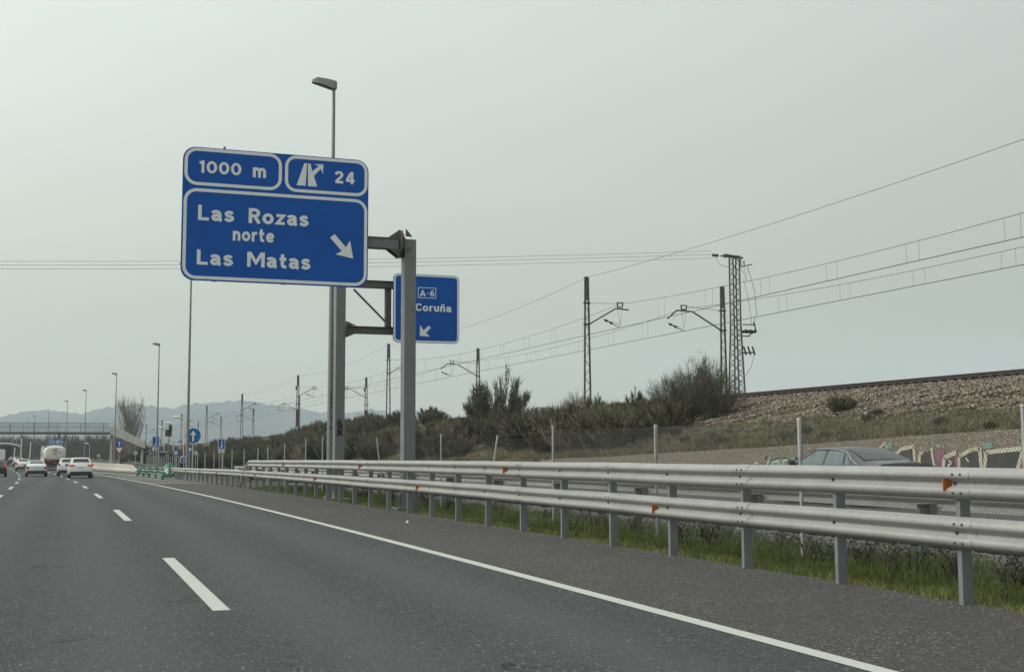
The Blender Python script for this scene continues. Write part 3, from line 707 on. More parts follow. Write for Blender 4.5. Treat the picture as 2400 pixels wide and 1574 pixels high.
m1, za0, za1 = beam2(653, 668, mc + .155, 12.3); m2, zb0, zb1 = beam2(760, 775, mc + .155, 12.3)
m1.build('beam', M_BEAM, gan2, True); m2.build('beam', M_BEAM, gan2, True)
mb = MB(); mb.box((xe - .12, AY + .40, zb1 + .02), (xe + .08, AY + .58, za0 - .02)); mb.build('upright', M_BEAM, gan2, True)
ka = atY(822, 672, AY + .5); kb = atY(909, 761, AY + .5); MB().bar(ka, kb, .06).build('brace', M_BEAM, gan2, True)
mb = MB(); zc2 = (zb0 + zb1) / 2
mb.prism([(AY + .49 + .32 * math.cos(R(22.5 + 45 * k)), zc2 + .30 * math.sin(R(22.5 + 45 * k))) for k in range(8)], 'x', mc + .165, mc + .20)
for yy in (AY + .3, AY + .66):
    mb.prism([(mc + .20, zc2 + .13), (mc + .55, zc2 + .13), (mc + .20, zc2 + .28)], 'y', yy, yy + .014); mb.prism([(mc + .20, zc2 - .13), (mc + .55, zc2 - .13), (mc + .20, zc2 - .28)], 'y', yy, yy + .014)
mb.build('flange', M_BEAM, gan2, True)
def strokes(mb, pts, w, y):                               # a painted brush line in the plane y
    for a, b in zip(pts, pts[1:]):
        ax, az, bx, bz = *a, *b; l = math.hypot(bx - ax, bz - az) or 1; nx_, nz_ = -(bz - az) / l * w / 2, (bx - ax) / l * w / 2
        mb.face([(ax + nx_, y, az + nz_), (ax - nx_, y, az - nz_), (bx - nx_, y, bz - nz_), (bx + nx_, y, bz + nz_)])
def px3(x, y, Y): X, _, Z = atY((400 + x / 4.76) / S_, (860 + y / 4.76) / S_, Y); return X, Z
yp = AY + .5 - .21 - .020
mb = MB()
for ln in ([(1880, 575), (1858, 640)], [(1900, 590), (1862, 668)], [(1915, 640), (1870, 690), (1860, 720)], [(1870, 690), (1905, 640), (1912, 690), (1880, 740)], [(1855, 755), (1890, 700), (1915, 765)], [(1905, 730), (1862, 775)], [(1895, 610), (1910, 640)]):
    strokes(mb, [px3(x, y, yp) for x, y in ln], .05, yp)
mb.build('scrawled_tag', M_SBLK, gan2, True)
c5 = lambda x, y: crop5(x, y, AY)
x0 = (c5(1060, 700)[0] + c5(1040, 1200)[0]) / 2; x1 = (c5(1792, 700)[0] + c5(1768, 1250)[0]) / 2; z1 = (c5(1150, 568)[1] + c5(1700, 600)[1]) / 2; z0 = (c5(1120, 1328)[1] + c5(1700, 1352)[1]) / 2
s2 = sign_board('direction_sign', 'smaller blue sign reading A-6 A Coruña with white arrow, behind the gantry post', x0, z0, x1, z1, AY, .17)
Yf2 = AY - .004; mb = MB(); a = (x0 + .015, z0 + .015, x1 - .015, z1 - .015); mb.ring(rrect(*a, .16), rrect(a[0] + .06, a[1] + .06, a[2] - .06, a[3] - .06, .11), Yf2, AY - .001)
bx0, bz1_ = c5(1322, 722); bx1, bz0_ = c5(1523, 850)
mb.ring(rrect(bx0, bz0_, bx1, bz1_, .012), rrect(bx0 + .022, bz0_ + .022, bx1 - .022, bz1_ - .022, .008), Yf2, AY - .001); mb.build('border', M_SIGNW, s2, True)
mb = MB()
def t5(body, xa, ya, xb, ytop, bold):
    X0, Z0 = c5(xa, ya); X1, _ = c5(xb, ya); _, Z1 = c5(xa, ytop); add_text(mb, body, X0, X1, Z0, Z1 - Z0, Yf2, bold)
t5('A', 1343, 822, 1408, 752, .20); t5('6', 1455, 823, 1506, 755, .20); t5('A', 1130, 975, 1212, 895, .20); t5('Coruña', 1293, 985, 1695, 900, .20)
X0, Z0 = c5(1425, 795); X1, Z1 = c5(1440, 785); mb.face([(X0, Yf2, Z0), (X1, Yf2, Z0), (X1, Yf2, Z1), (X0, Yf2, Z1)])
mb.build('lettering', M_SIGNW, s2, True)
mb = MB(); mb.prism([c5(*p) for p in [(1346, 1140), (1384, 1202), (1440, 1147), (1466, 1172), (1411, 1230), (1456, 1270), (1342, 1262)]], 'y', Yf2, AY - .001); mb.build('arrow', M_SIGNW, s2, True)

# ------------------------------------------------------------------ street lamps
def lamp_mesh(H):
    t = thing('street_lamp', 'x', 'street lamp')
    MB().tube([(0, 0, -.2), (0, 0, .6), (0, 0, H)], [.12, .115, .055], 14).build('pole', M_LAMP, t, False, 40)
    mb = MB(); mb.tube([(0, 0, 0), (0, 0, .04)], .24, 12); mb.build('base_flange', M_LAMP, t)
    mb = MB()                                             # box luminaire leaning out over the road (-x)
    sec = [(.10, .10, -.12, .13), (.0, .15, -.16, .16), (-.25, .17, -.09, .19), (-.62, .16, .0, .22), (-.80, .10, .03, .13)]
    for x, w, zl, zh in sec: mb.v += [(x, -w, zl + H), (x, w, zl + H), (x, w * .8, zh + H), (x, -w * .8, zh + H)]
    for i in range(len(sec) - 1):
        for j in range(4): k = (j + 1) % 4; mb.f.append((i * 4 + j, i * 4 + k, i * 4 + 4 + k, i * 4 + 4 + j))
    mb.f += [(0, 1, 2, 3), tuple(len(mb.v) - 4 + j for j in (3, 2, 1, 0))]
    hd = mb.build('lamp_head', M_LAMP, t)
    mb = MB(); v = [(-.12, -.12, H - .135), (-.12, .12, H - .135), (-.6, .12, H - .012), (-.6, -.12, H - .012)]; mb.face([(a, b, c - .004) for a, b, c in v]); mb.build('lens', M_GLASSG, hd)
    return t
lamp0 = lamp_mesh(14.95)
LAMPS = [(8.74, 42.7, 'tall grey street lamp rising above the large exit sign, black scrawl on its pole'), (7.72, 86.3, 'tall grey street lamp whose head is hidden by the exit sign'),
         (9.75, 148, 'tall grey street lamp behind the green bollards'), (7.0, 206, 'tall thin street lamp beside the yield sign'), (3.1, 264, 'tall thin street lamp standing in line behind the white crossover'),
         (-.55, 322, 'tall thin street lamp beside the far blue exit sign'), (-5.9, 390, 'small distant street lamp above the tanker truck'), (-11.4, 456, 'tiny distant street lamp seen over the footbridge deck'), (-15.5, 522, 'very distant street lamp above the footbridge railing'), (-19.8, 600, 'farthest street lamp, just over the footbridge railing')]
for i, (x, y, lb) in enumerate(LAMPS):
    o = lamp0 if i == 0 else copy_tree(lamp0)
    o.location = (x, y, RZ(y)); tag(o, lb, None, 'street lamps in line along the motorway')
# black vertical scrawl on the first pole
mb = MB(); yl_ = 42.7 - .118
for k, ch in enumerate('DGTFLEIN'):
    zc_ = atY(767, 917 + k * 11.3, 42.7)[2]; vv, ff = text_mesh(ch, .02); n = len(mb.v); rnd = random.Random(k)
    mb.v += [(8.70 + a * .13 + rnd.uniform(-.02, .02), yl_ - .006, zc_ + b * .15) for a, b, c in vv]; mb.f += [tuple(n + i for i in f) for f in ff]
mb.build('scrawl', M_SBLK, lamp0, True)

# small white-headed lamps of the service road
sl0 = thing('service_road_lamp', 'x', 'street lamp')
MB().tube([(0, 0, -.1), (0, 0, 7.4), (-.05, 0, 8.2), (-.5, 0, 8.6)], [.09, .06, .05, .04], 8).build('pole', M_CONCW, sl0, False, 40)
mb = MB(); mb.tube([(-.35, 0, 8.55), (-.6, 0, 8.62), (-1.3, 0, 8.66), (-1.5, 0, 8.64)], [.08, .16, .15, .05], 8); mb.build('lamp_head', mat('white_lamp_head', (.7, .7, .67), .5), sl0, False, 40)
for i, (u, v, Y, lb) in enumerate([(420, 969, 170, 'white headed lamp on pale pole, nearest of the service road lamps'), (397, 983, 205, 'white headed lamp on pale pole beside the railway signal'), (376, 993, 240, 'white headed lamp just right of the third tall lamp'), (323, 998, 275, 'white headed lamp in front of the tall bare tree'), (205, 1030, 420, 'far white headed lamp above the white crossover'), (147, 1027, 440, 'far white headed lamp over the distant blue sign'), (95, 1031, 460, 'far white headed lamp left of the tanker')]):
    o = sl0 if i == 0 else copy_tree(sl0); p = atY(u, v, Y); o.location = (p[0] + .5, Y, p[2] - 8.6); tag(o, lb, None, 'white headed lamps of the service road')

# ------------------------------------------------------------------ road signs on posts
def post_sign(name, label, u, v, Y, base=None):
    p = atY(u, v, Y); X, Z = p[0], p[2]; zb = RZ(Y) if base is None else base
    o = thing(name, label, 'road sign', (X, Y, zb))
    return o, X, Z, zb
def disc(o, X, Z, Y, r, m): MB().prism(circ(X, Z, r), 'y', Y, Y + .02).build('panel', m, o, True)
def pole(o, X, Y, z0, z1, r=.04): MB().tube([(X, Y + .06, z0 - .1), (X, Y + .06, z1)], r, 8).build('pole', M_FENCEP, o, True, 40)
o, X, Z, zb = post_sign('arrow_sign', 'large round blue sign with white upward arrow behind the second lamp', 449, 1012, 104)
r_ = 17.4 / 2801 * 104 * .965; disc(o, X, Z, 104, r_, M_BLUE2); pole(o, X, 104, zb, Z, .06)
mb = MB(); mb.prism([(X - .07 * r_ / .62, Z - .74 * r_), (X + .07 * r_ / .62, Z - .74 * r_), (X + .07 * r_ / .62, Z + .12 * r_), (X + .40 * r_, Z + .08 * r_), (X, Z + .72 * r_), (X - .40 * r_, Z + .08 * r_), (X - .07 * r_ / .62, Z + .12 * r_)], 'y', 103.985, 103.995); mb.build('arrow', M_SIGNW, o, True)
o, X, Z, zb = post_sign('yield_sign', 'yield triangle with round blue arrow sign above it, behind the white concrete wall', 277, 1047, 185)
s_ = 10.5 / 2801 * 178
MB().prism([(X - s_, Z + s_ * .85), (X + s_, Z + s_ * .85), (X, Z - s_ * .9)], 'y', 185, 185.02).build('panel', M_SRED, o, True)
MB().prism([(X - s_ * .68, Z + s_ * .66), (X + s_ * .68, Z + s_ * .66), (X, Z - s_ * .52)], 'y', 184.985, 184.996).build('yield_centre', M_SIGNW, o, True)
Z2 = Z + 16 / 2801 * 178; r_ = 7.6 / 2801 * 178; MB().prism(circ(X, Z2, r_), 'y', 185, 185.02).build('round_panel', M_BLUE, o, True)
MB().prism([(X - .06, Z2 - r_ * .7), (X + .06, Z2 - r_ * .7), (X + .06, Z2 + .1), (X + .2, Z2 + .08), (X, Z2 + r_ * .75), (X - .2, Z2 + .08), (X - .06, Z2 + .1)], 'y', 184.985, 184.996).build('arrow', M_SIGNW, o, True)
pole(o, X, 185, zb, Z2, .05)
def speed(u, v, Y, rpx, num, label):
    o, X, Z, zb = post_sign('speed_limit_sign', label, u, v, Y); r_ = rpx / 2801 * Y * .96
    disc(o, X, Z, Y, r_, M_SRED); MB().prism(circ(X, Z, r_ * .78), 'y', Y - .012, Y - .004).build('white_centre', M_SIGNW, o, True)
    mb = MB(); add_text(mb, num, X - r_ * .52, X + r_ * .52, Z - r_ * .36, r_ * .75, Y - .016, .22); mb.build('number', M_SBLK, o, True); pole(o, X, Y, zb, Z)
speed(315, 1052, 175, 5.6, '80', 'round 80 speed limit sign behind the end of the concrete wall')
speed(455, 1052, 160, 5.6, '80', 'round 80 speed limit sign behind the fence, right of the large round arrow sign')
speed(229, 1058, 230, 4.2, '80', 'small distant round speed limit sign just right of the white crossover')
def lane_sign(u, v, Y, label):
    o, X, Z, zb = post_sign('lane_sign', label, u, v, Y); w, h = 8.5 / 2801 * Y * .95, 12.6 / 2801 * Y * .95
    MB().prism(rrect(X - w, Z - h, X + w, Z + h, .08), 'y', Y, Y + .03).build('panel', M_BLUE, o, True)
    mb = MB(); mb.ring(rrect(X - w + .02, Z - h + .02, X + w - .02, Z + h - .02, .07), rrect(X - w + .07, Z - h + .07, X + w - .07, Z + h - .07, .05), Y - .01, Y - .002)
    strokes(mb, [(X + w * .12, Z + h * .75), (X + w * .12, Z - h * .7)], .09, Y - .012); strokes(mb, [(X + w * .08, Z - h * .12), (X - w * .05, Z - h * .4), (X - w * .42, Z - h * .78)], .08, Y - .012)
    mb.build('lane_symbol', M_SIGNW, o, True)
    m_ = MB(); m_.box((X - w * .85, Y, Z - h - .42), (X + w * .85, Y + .03, Z - h - .05)); m_.build('distance_plate', M_SIGNW, o, True)
    m_ = MB(); m_.box((X - w * .5, Y - .01, Z - h - .30), (X + w * .5, Y - .002, Z - h - .18)); m_.build('plate_lettering', M_SBLK, o, True)
    for sx in (-.5, .5): pole(o, X + sx * w, Y, zb, Z + h * .7)
lane_sign(362, 1026, 160, 'blue lane sign with white merging lines behind the third tall lamp')
lane_sign(515, 1031, 152, 'blue lane sign with white merging lines above the fence posts')
o, X, Z, zb = post_sign('bus_stop_sign', 'small blue bus stop sign with two white bars, left of the camera sign', 409, 1053, 165)
MB().prism(rrect(X - .36, Z - .42, X + .36, Z + .42, .05), 'y', 165, 165.03).build('panel', M_BLUE2, o, True)
mb = MB(); mb.box((X - .2, 164.98, Z + .12), (X + .22, 164.996, Z + .3)); mb.box((X - .2, 164.98, Z - .14), (X + .22, 164.996, Z + .04)); mb.build('white_bars', M_SIGNW, o, True); pole(o, X, 165, zb, Z)
o, X, Z, zb = post_sign('camera_sign', 'small square blue camera sign with white border above the guardrail end', 427.5, 1067, 96)
MB().prism(rrect(X - .26, Z - .26, X + .26, Z + .26, .03), 'y', 96, 96.02).build('panel', M_SIGNW, o, True)
MB().prism(rrect(X - .215, Z - .215, X + .215, Z + .215, .02), 'y', 95.985, 95.995).build('blue_field', mat('deep_sign_blue', (.012, .03, .16), .4), o, True)
mb = MB(); mb.prism(circ(X, Z - .06, .075, 14), 'y', 95.97, 95.98); mb.box((X - .17, 95.97, Z + .10), (X - .06, 95.98, Z + .19)); mb.box((X + .06, 95.97, Z + .10), (X + .17, 95.98, Z + .19)); mb.build('camera_symbol', M_SIGNW, o, True)
pole(o, X, 96, zb, Z - .2, .03)
o, X, Z, zb = post_sign('information_sign', 'tiny pale blue square sign tucked below the large round arrow sign', 441, 1044, 150)
MB().prism(rrect(X - .28, Z - .3, X + .28, Z + .3, .04), 'y', 150, 150.03).build('panel', M_BLUE2, o, True); MB().prism(rrect(X - .16, Z - .16, X + .16, Z + .18, .03), 'y', 149.98, 149.995).build('white_field', M_SIGNW, o, True); pole(o, X, 150, zb, Z)

# green divergence marker with white arrowheads
hX, hY, hZ = atY(393, 1104, 103)
hm = thing('divergence_marker', 'green domed divergence marker with two white arrowheads, behind the guardrail end', 'road marker', (hX, hY, RZ(hY)))
zb = RZ(hY); mb = MB(); sec = [(0, .50), (.55, .52), (.75, .50), (.95, .36), (1.12, .18), (1.2, .03)]; n = 20
for z_, r_ in sec: mb.v += [(hX + r_ * math.cos(R(180 + 180 * k / (n - 1))), hY + r_ * .8 * math.sin(R(180 + 180 * k / (n - 1))), zb + z_) for k in range(n)]
for i in range(len(sec) - 1):
    for k in range(n - 1): mb.f.append((i * n + k, i * n + k + 1, (i + 1) * n + k + 1, (i + 1) * n + k))
    mb.f.append((i * n, (i + 1) * n, (i + 1) * n + n - 1, i * n + n - 1))
mb.f.append(tuple(range(n))); mb.build('body', M_GREEN, hm, True, 60)
mb = MB()
def onmk(a, z_): r_ = .535; return (hX + r_ * math.sin(a), hY - r_ * .83 * math.cos(a), zb + z_)
for sgn in (-1, 1):
    n0 = len(mb.v); K = 7
    for i in range(K):
        a = sgn * R(9 + 48 * i / (K - 1)); hh_ = .36 * (1 - i / (K - 1)) + .004; notch = .10 if i == 0 else 0
        mb.v += [onmk(a, .55 - hh_ + notch), onmk(a, .55), onmk(a, .55 + hh_ - notch)]
    for i in range(K - 1):
        for j in (0, 1): mb.f.append((n0 + 3 * i + j, n0 + 3 * i + j + 1, n0 + 3 * i + 4 + j, n0 + 3 * i + 3 + j))
mb.build('arrowheads', M_SIGNW, hm, True)

# green bollards with white bands
bo0 = thing('bollard', 'x', 'bollard')
MB().tube([(0, 0, 0), (0, 0, .52), (0, 0, .60), (0, 0, .72), (0, 0, .76)], [.11, .105, .10, .10, .05], 14).build('body', M_GREEN, bo0, False, 40)
MB().tube([(0, 0, .52), (0, 0, .60)], [.111, .110], 14).build('upper_band', M_SIGNW, bo0, False, 40)
MB().tube([(0, 0, .31), (0, 0, .35)], [.113, .112], 14).build('lower_band', M_SIGNW, bo0, False, 40)
BOL = [((378, 1113), 'brightest green bollard, nearest the divergence marker'), ((361, 1110), 'green bollard second from the divergence marker in the front row'), ((346, 1108), 'green bollard in the middle of the front row'), ((333, 1107), 'green bollard second from the concrete wall in the front row'), ((320, 1105), 'front green bollard next to the concrete wall end'),
       ((326, 1099), 'back row green bollard nearest the concrete wall'), ((341, 1100), 'second back row green bollard from the wall'), ((357, 1100), 'back row green bollard just left of the lamp base'), ((374, 1101), 'back row green bollard right of the lamp base')]
def on_road(u, v):
    lo, hi = 5, 400
    for _ in range(50):
        m = (lo + hi) / 2; p = atY(u, v, m)
        if p[2] > RZ(m): lo = m
        else: hi = m
    return p
for i, (uv, lb) in enumerate(BOL):
    o = bo0 if i == 0 else copy_tree(bo0); p = on_road(*uv); o.location = (p[0], p[1], RZ(p[1])); sc_ = 1.0 + .0025 * (p[1] - 92); o.scale = (sc_, sc_, sc_); tag(o, lb, None, 'green bollards at the gore')

# jersey wall
jw = thing('concrete_wall', 'pale concrete jersey barrier with sloped end beyond the bollards', 'wall', (8, 157, RZ(157)))
mb = MB(); path = [(7.9, 153, .12), (7.35, 157, .78), (6.3, 163, .85), (3.5, 184, .85), (-.5, 209, .85), (-4.5, 236, .85)]
for x, y, h in path:
    z = RZ(y); mb.v += [(x - .32, y, z - .05), (x - .30, y, z + .08), (x - .17, y, z + min(.3, h * .5)), (x - .10, y, z + h), (x + .10, y, z + h), (x + .17, y, z + min(.3, h * .5)), (x + .32, y, z - .05)]
for i in range(len(path) - 1):
    for j in range(7): k = (j + 1) % 7; mb.f.append((i * 7 + j, i * 7 + k, i * 7 + 7 + k, i * 7 + 7 + j))
mb.f += [tuple(range(7)), tuple(len(mb.v) - 7 + j for j in range(7))]; mb.build('barrier', M_CONC, jw, True)

# bus shelter
bx = atY(378, 1080, 178); bs = thing('bus_shelter', 'open white framed bus shelter behind the green bollards', 'bus shelter', (bx[0], 178, RZ(178)))
mb = MB(); z = RZ(178)
for sx in (-.55, .55):
    for yy in (178, 180.5): mb.bar((bx[0] + sx, yy, z), (bx[0] + sx, yy, z + 2.3), .09)
mb.build('frame', M_CONCW, bs, True); mb = MB(); mb.box((bx[0] - .75, 177.8, z + 2.3), (bx[0] + .75, 180.8, z + 2.42)); mb.build('roof', M_CONCW, bs, True)
mb = MB(); mb.box((bx[0] - .5, 180.45, z + .3), (bx[0] + .5, 180.49, z + 2.2)); mb.build('back_pane', M_GLASSG, bs, True)

# ------------------------------------------------------------------ railway
for k, xo in enumerate((0, 4.25)):
    t = thing('railway_track', ('near' if k == 0 else 'far') + ' railway track on the ballast along the embankment top' + (', its dark rail seen edge on' if k == 0 else ', hidden behind the near rail'), 'railway track', (RAILX(60) + xo, 60, RAILZ(60)))
    ys = list(np.arange(8, 200, 6)) + list(np.arange(200, 460, 10))
    for side in (0, 1.52):
        mb = MB(); prof = [(-.075, -.02), (-.075, .005), (-.012, .03), (-.012, .115), (-.036, .125), (-.036, .162), (.036, .162), (.036, .125), (.012, .115), (.012, .03), (.075, .005), (.075, -.02)]
        for y in ys: mb.v += [(RAILX(y) + xo + side + a, y, RAILZ(y) - .165 + b) for a, b in prof]
        n = len(prof)
        for i in range(len(ys) - 1):
            for j in range(n): q = (j + 1) % n; mb.f.append((i * n + j, i * n + q, i * n + n + q, i * n + n + j))
        mb.build('rail', M_RAIL, t, True)
    mb = MB()
    for y in np.arange(10, 140, .6): mb.box((RAILX(y) + xo - .52, y, RAILZ(y) - .50), (RAILX(y) + xo + 2.06, y + .24, RAILZ(y) - .188))
    s_ = mb.build('sleepers', M_RAIL, t, True); s_['kind'] = 'stuff'

# catenary masts
def lattice(mb, w0, w1, H, solid, leg=.09, step=.62):
    for s in (-1, 1): mb.bar((s * w0 / 2, 0, -.5), (s * w1 / 2, 0, H), leg * 1.3, leg * .8, (0, 1, 0))
    z = .2; s = 1
    while z < H * solid:
        a = w0 + (w1 - w0) * z / H; b = w0 + (w1 - w0) * (z + step) / H
        for yy in (-.05, .05): mb.bar((s * a / 2, yy, z), (-s * b / 2, yy, z + step), .03, .012)
        s = -s; z += step
    a = w0 + (w1 - w0) * solid; mb.box((-a / 2, -.06, H * solid + .2), (a / 2, .06, H + .02))
def mast(kind, H=8.9, rust=False, diamonds=False):
    t = thing('catenary_mast', 'x', 'catenary mast'); s = 1 if kind == 'near' else -1
    mb = MB(); lattice(mb, .46, .22, H, .80); mb.build('lattice_post', M_LATT, t)
    mb = MB()
    tip = 3.35 if kind == 'near' else 3.1
    pts = [(s * .15, 0, 5.65), (s * 2.2, 0, 6.82), (s * 3.15, 0, 6.74)] if kind == 'near' else [(s * .15, 0, 5.65), (s * 2.35, 0, 6.95), (s * 3.55, 0, 7.0), (s * 4.25, 0, 6.35)]
    for a, b in zip(pts, pts[1:]): mb.bar(a, b, .085)
    for z in (5.65, 7.1): mb.box((-.22, -.12, z - .05), (.22, .12, z + .05))
    mb.build('arm', M_ARM, t)
    cx = s * 2.5 if kind == 'near' else s * 3.0; za = 6.86 if kind == 'near' else 7.02
    mb = MB(); f = [(cx - .17, za + .05), (cx + .17, za + .05), (cx + .22, za + .36), (cx - .22, za + .36)]
    for a, b in zip(f, f[1:] + f[:1]): mb.bar((a[0], 0, a[1]), (b[0], 0, b[1]), .07)
    mb.build('pulley_frame', M_INSUL, t)
    mb = MB(); mb.tube([(s * .22, 0, 7.1), (cx - s * .2, 0, za + .3)], .016, 5); mb.tube([(cx - .2, 0, za), (cx, 0, 5.7)], .010, 4); mb.tube([(cx + .2, 0, za), (cx, 0, 5.7)], .010, 4)
    e0 = (cx - s * 1.25 if kind == 'near' else cx + s * 1.2)
    mb.tube([(e0, 0, 6.05), (cx - s * .6 if kind == 'near' else cx + s * .6, 0, 5.72), (cx, 0, 5.5)], .026, 5); mb.tube([(e0, 0, 6.0), (cx + .1 * s, 0, 5.68)], .016, 5)
    mb.build('stay', M_ARM, t)
    mb = MB()
    for q in (.15, .45): mb.tube([(e0 + (cx - e0) * q - .09, 0, 6.05 - q * .5), (e0 + (cx - e0) * q + .09, 0, 6.0 - q * .5)], .085, 8)
    mb.build('insulator', M_INSUL, t)
    return t
mn = mast('near'); mf = mast('far')
NEAR = [(33, 75.1, 'near side catenary mast with lattice post, nearest one, arm reaching right'), (33, 129.7, 'near side catenary mast half hidden by the gantry post'), (33, 186, 'near side catenary mast just left of the paired sign poles'), (32, 242.5, 'near side catenary mast standing before the blue mountain ridge'), (31, 298, 'near side catenary mast with diamond lattice right of the round arrow sign'), (30, 355, 'near side catenary mast behind the second tall lamp'), (28.6, 412, 'distant near side catenary mast left of the second tall lamp'), (27, 470, 'farthest near side catenary mast, above the blue lane sign'), (33, 19.6, 'near side catenary mast beside the service road, outside the view')]
FAR = [(42, 72.4, 'far side catenary mast next to the lattice power tower, arm reaching left'), (42, 125.4, 'far side catenary mast rising behind the tall spiky bush, arm reaching left'), (42, 178.6, 'far side catenary mast with rusty foot right of the paired sign poles'), (42, 235.3, 'far side catenary mast overlapping the near one left of the sign poles'), (42, 297.3, 'far side catenary mast with diamond lattice before the ridge'), (41, 355, 'far side catenary mast above the blue lane sign by the fence'), (39.5, 405, 'far side catenary mast close behind the round arrow sign'), (38, 462, 'farthest far side catenary mast')]
def zM(y): return RAILZ(y) - .2
for i, (x, y, lb) in enumerate(NEAR[:-1]):
    o = mn if i == 0 else copy_tree(mn); o.location = (x, y, zM(y)); tag(o, lb, None, 'catenary masts along the railway')
for i, (x, y, lb) in enumerate(FAR[:-1]):
    o = mf if i == 0 else copy_tree(mf); o.location = (x, y, zM(y)); o.scale = (1, 1, .93); tag(o, lb, None, 'catenary masts along the railway')
masts = {o['label']: o for o in col.objects if o.name.startswith('catenary_mast') and o.type == 'EMPTY'}
def diamond_base(o, extra_rust=False):
    mb = MB()
    for k in range(3):
        z0 = .9 + k * 1.15
        for a, b in (((0, z0), (.45, z0 + .55)), ((.45, z0 + .55), (0, z0 + 1.1)), ((0, z0 + 1.1), (-.45, z0 + .55)), ((-.45, z0 + .55), (0, z0))): mb.bar((a[0], -.16, a[1]), (b[0], -.16, b[1]), .10)
    mb.build('diamond_frame', M_CONCW, o)
diamond_base(masts[NEAR[4][2]]); diamond_base(masts[FAR[4][2]])
for lb in (NEAR[2][2], FAR[2][2]):
    mb = MB(); mb.box((-.30, -.22, 1.1), (.16, -.08, 3.6)); mb.build('rusty_plate', M_RUST, masts[lb])
    for z_ in (1.0, 4.4): MB().box((-.42, -.2, z_), (.42, -.1, z_ + .1)).build('cross_bar', M_ARM, masts[lb])
    MB().tube([(-.28, -.2, 7.2), (-.28, -.2, 6.6)], .14, 8).build('tension_weight', M_ARM, masts[lb])

def wire_thing(name, label, pts_list, rad, group=None, mt=None):
    y = pts_list[0][0]; o = thing(name, label, 'wire', y, 0, group); return o
def sag(a, b, s, n=12):
    return [tuple(a[k] + (b[k] - a[k]) * t + (0 if k < 2 else -4 * s * t * (1 - t)) for k in range(3)) for t in [i / n for i in range(n + 1)]]
for side, lst, off, lb in ((0, NEAR, 2.5, 'near track overhead line of messenger, contact wires and droppers'), (1, FAR, -3.0, 'far track overhead line of messenger, contact wires and droppers')):
    pts = [(lst[-1][0] if side == 0 else 42, 19.6 if side == 0 else 18.0)] + [(m[0], m[1]) for m in lst[:-1]] if side == 0 else [(42, 18.0)] + [(m[0], m[1]) for m in lst[:-1]]
    hz = (7.0, 5.5) if side == 0 else (7.0 * .93, 5.5 * .93)
    wt = thing('overhead_line', lb, 'overhead line', (pts[0][0] + off, 20, 12), 0, 'railway overhead lines')
    mess = MB(); con = MB(); drop = MB()
    pts = [(pts[0][0], pts[0][1] - 55)] + pts
    for (xa, ya), (xb, yb) in zip(pts, pts[1:]):
        stg = .2 if int(ya) % 2 else -.2
        A = (xa + off, ya, zM(ya) + hz[0] + .12); B = (xb + off, yb, zM(yb) + hz[0] + .12); mp_ = sag(A, B, .75); mess.tube(mp_, .012, 4)
        for dx in (-.04, .04):
            con.tube([(xa + off + dx, ya, zM(ya) + hz[1]), (xb + off + dx, yb, zM(yb) + hz[1])], .009, 4)
        for k in range(1, 9):
            t = (k - .0) / 9; z1 = A[2] + (B[2] - A[2]) * t - 4 * .75 * t * (1 - t); zc_ = zM(ya) + hz[1] + (zM(yb) - zM(ya)) * t
            for dt in (-.008, .008):
                X, Yw = xa + off + (xb - xa) * (t + dt), ya + (yb - ya) * (t + dt)
                if Yw > 10: drop.tube([(X, Yw, zc_), (X, Yw, z1)], .007, 3)
    mess.build('messenger_wire', M_WIRE, wt, True); con.build('contact_wire', M_WIRE, wt, True); d_ = drop.build('droppers', M_WIRE, wt, True); d_['kind'] = 'stuff'
fw = thing('feeder_wire', 'single feeder wire sagging between the tops of the near side masts', 'wire', (33, 75, 13))
mb = MB(); tops = [(33, 19.6, 4.4 + 8.9)] + [(m[0], m[1], zM(m[1]) + 8.85) for m in NEAR[:-1]]
p0 = atX(2380, 347, 33)
for a, b in zip(tops, tops[1:]): mb.tube(sag(a, b, .45 if a[1] < 30 else .8), .011, 4)
mb.build('wire', M_WIRE, fw, True)

# lattice power tower with switch gear
TX, TY = 43.6, 73.4; tz0 = RAILZ(73) - .3
tw = thing('power_tower', 'square lattice steel power tower with switch gear behind the railway', 'pylon', (TX, TY, tz0))
H = 15.0 - tz0; mb = MB(); wb, wt_ = .86, .52; 
def leg(sx, sy, z): w = wb + (wt_ - wb) * min(1, z / (H * .55)); return (sx * w / 2, sy * w / 2, z)
nlv = 15
for sx in (-1, 1):
    for sy in (-1, 1):
        mb.bar(leg(sx, sy, -.4), leg(sx, sy, H * .55), .085); mb.bar(leg(sx, sy, H * .55), leg(sx, sy, H), .075)
for i in range(nlv):
    z0, z1 = H * i / nlv, H * (i + 1) / nlv
    for (a, b) in (((-1, -1), (1, -1)), ((1, -1), (1, 1)), ((1, 1), (-1, 1)), ((-1, 1), (-1, -1))):
        mb.bar(leg(*a, z0), leg(*b, (z0 + z1) / 2), .035); mb.bar(leg(*b, (z0 + z1) / 2), leg(*a, z1), .035)
mb.build('lattice_body', M_LATT, tw)
mb = MB()
mb.bar((-.9, -.3, H + .05), (1.2, .9, H + .1), .12); mb.bar((-.9, .3, H + .05), (1.2, .9, H + .1), .10); mb.bar((-1.2, -.6, H - .05), (.5, .1, H + .05), .10); mb.bar((-1.2, -.6, H - .05), (-.2, .8, H + .05), .08)
mb.build('cross_arm', M_LATT, tw)
mb = MB()
for (x, y, z) in ((-1.5, -.6, H - .05), (-1.2, -.1, H + .0), (-.9, .4, H + .08)):
    for k in range(3): mb.tube([(x - .15 - k * .17, y, z - .02), (x - .24 - k * .17, y, z - .02)], .075, 8)
for (x, y) in ((.75, .4), (1.35, .95)):
    for k in range(3): mb.tube([(x, y, H - .1 - k * .16), (x, y, H - .2 - k * .16)], .06, 8)
mb.build('insulator_string', M_INSUL, tw)
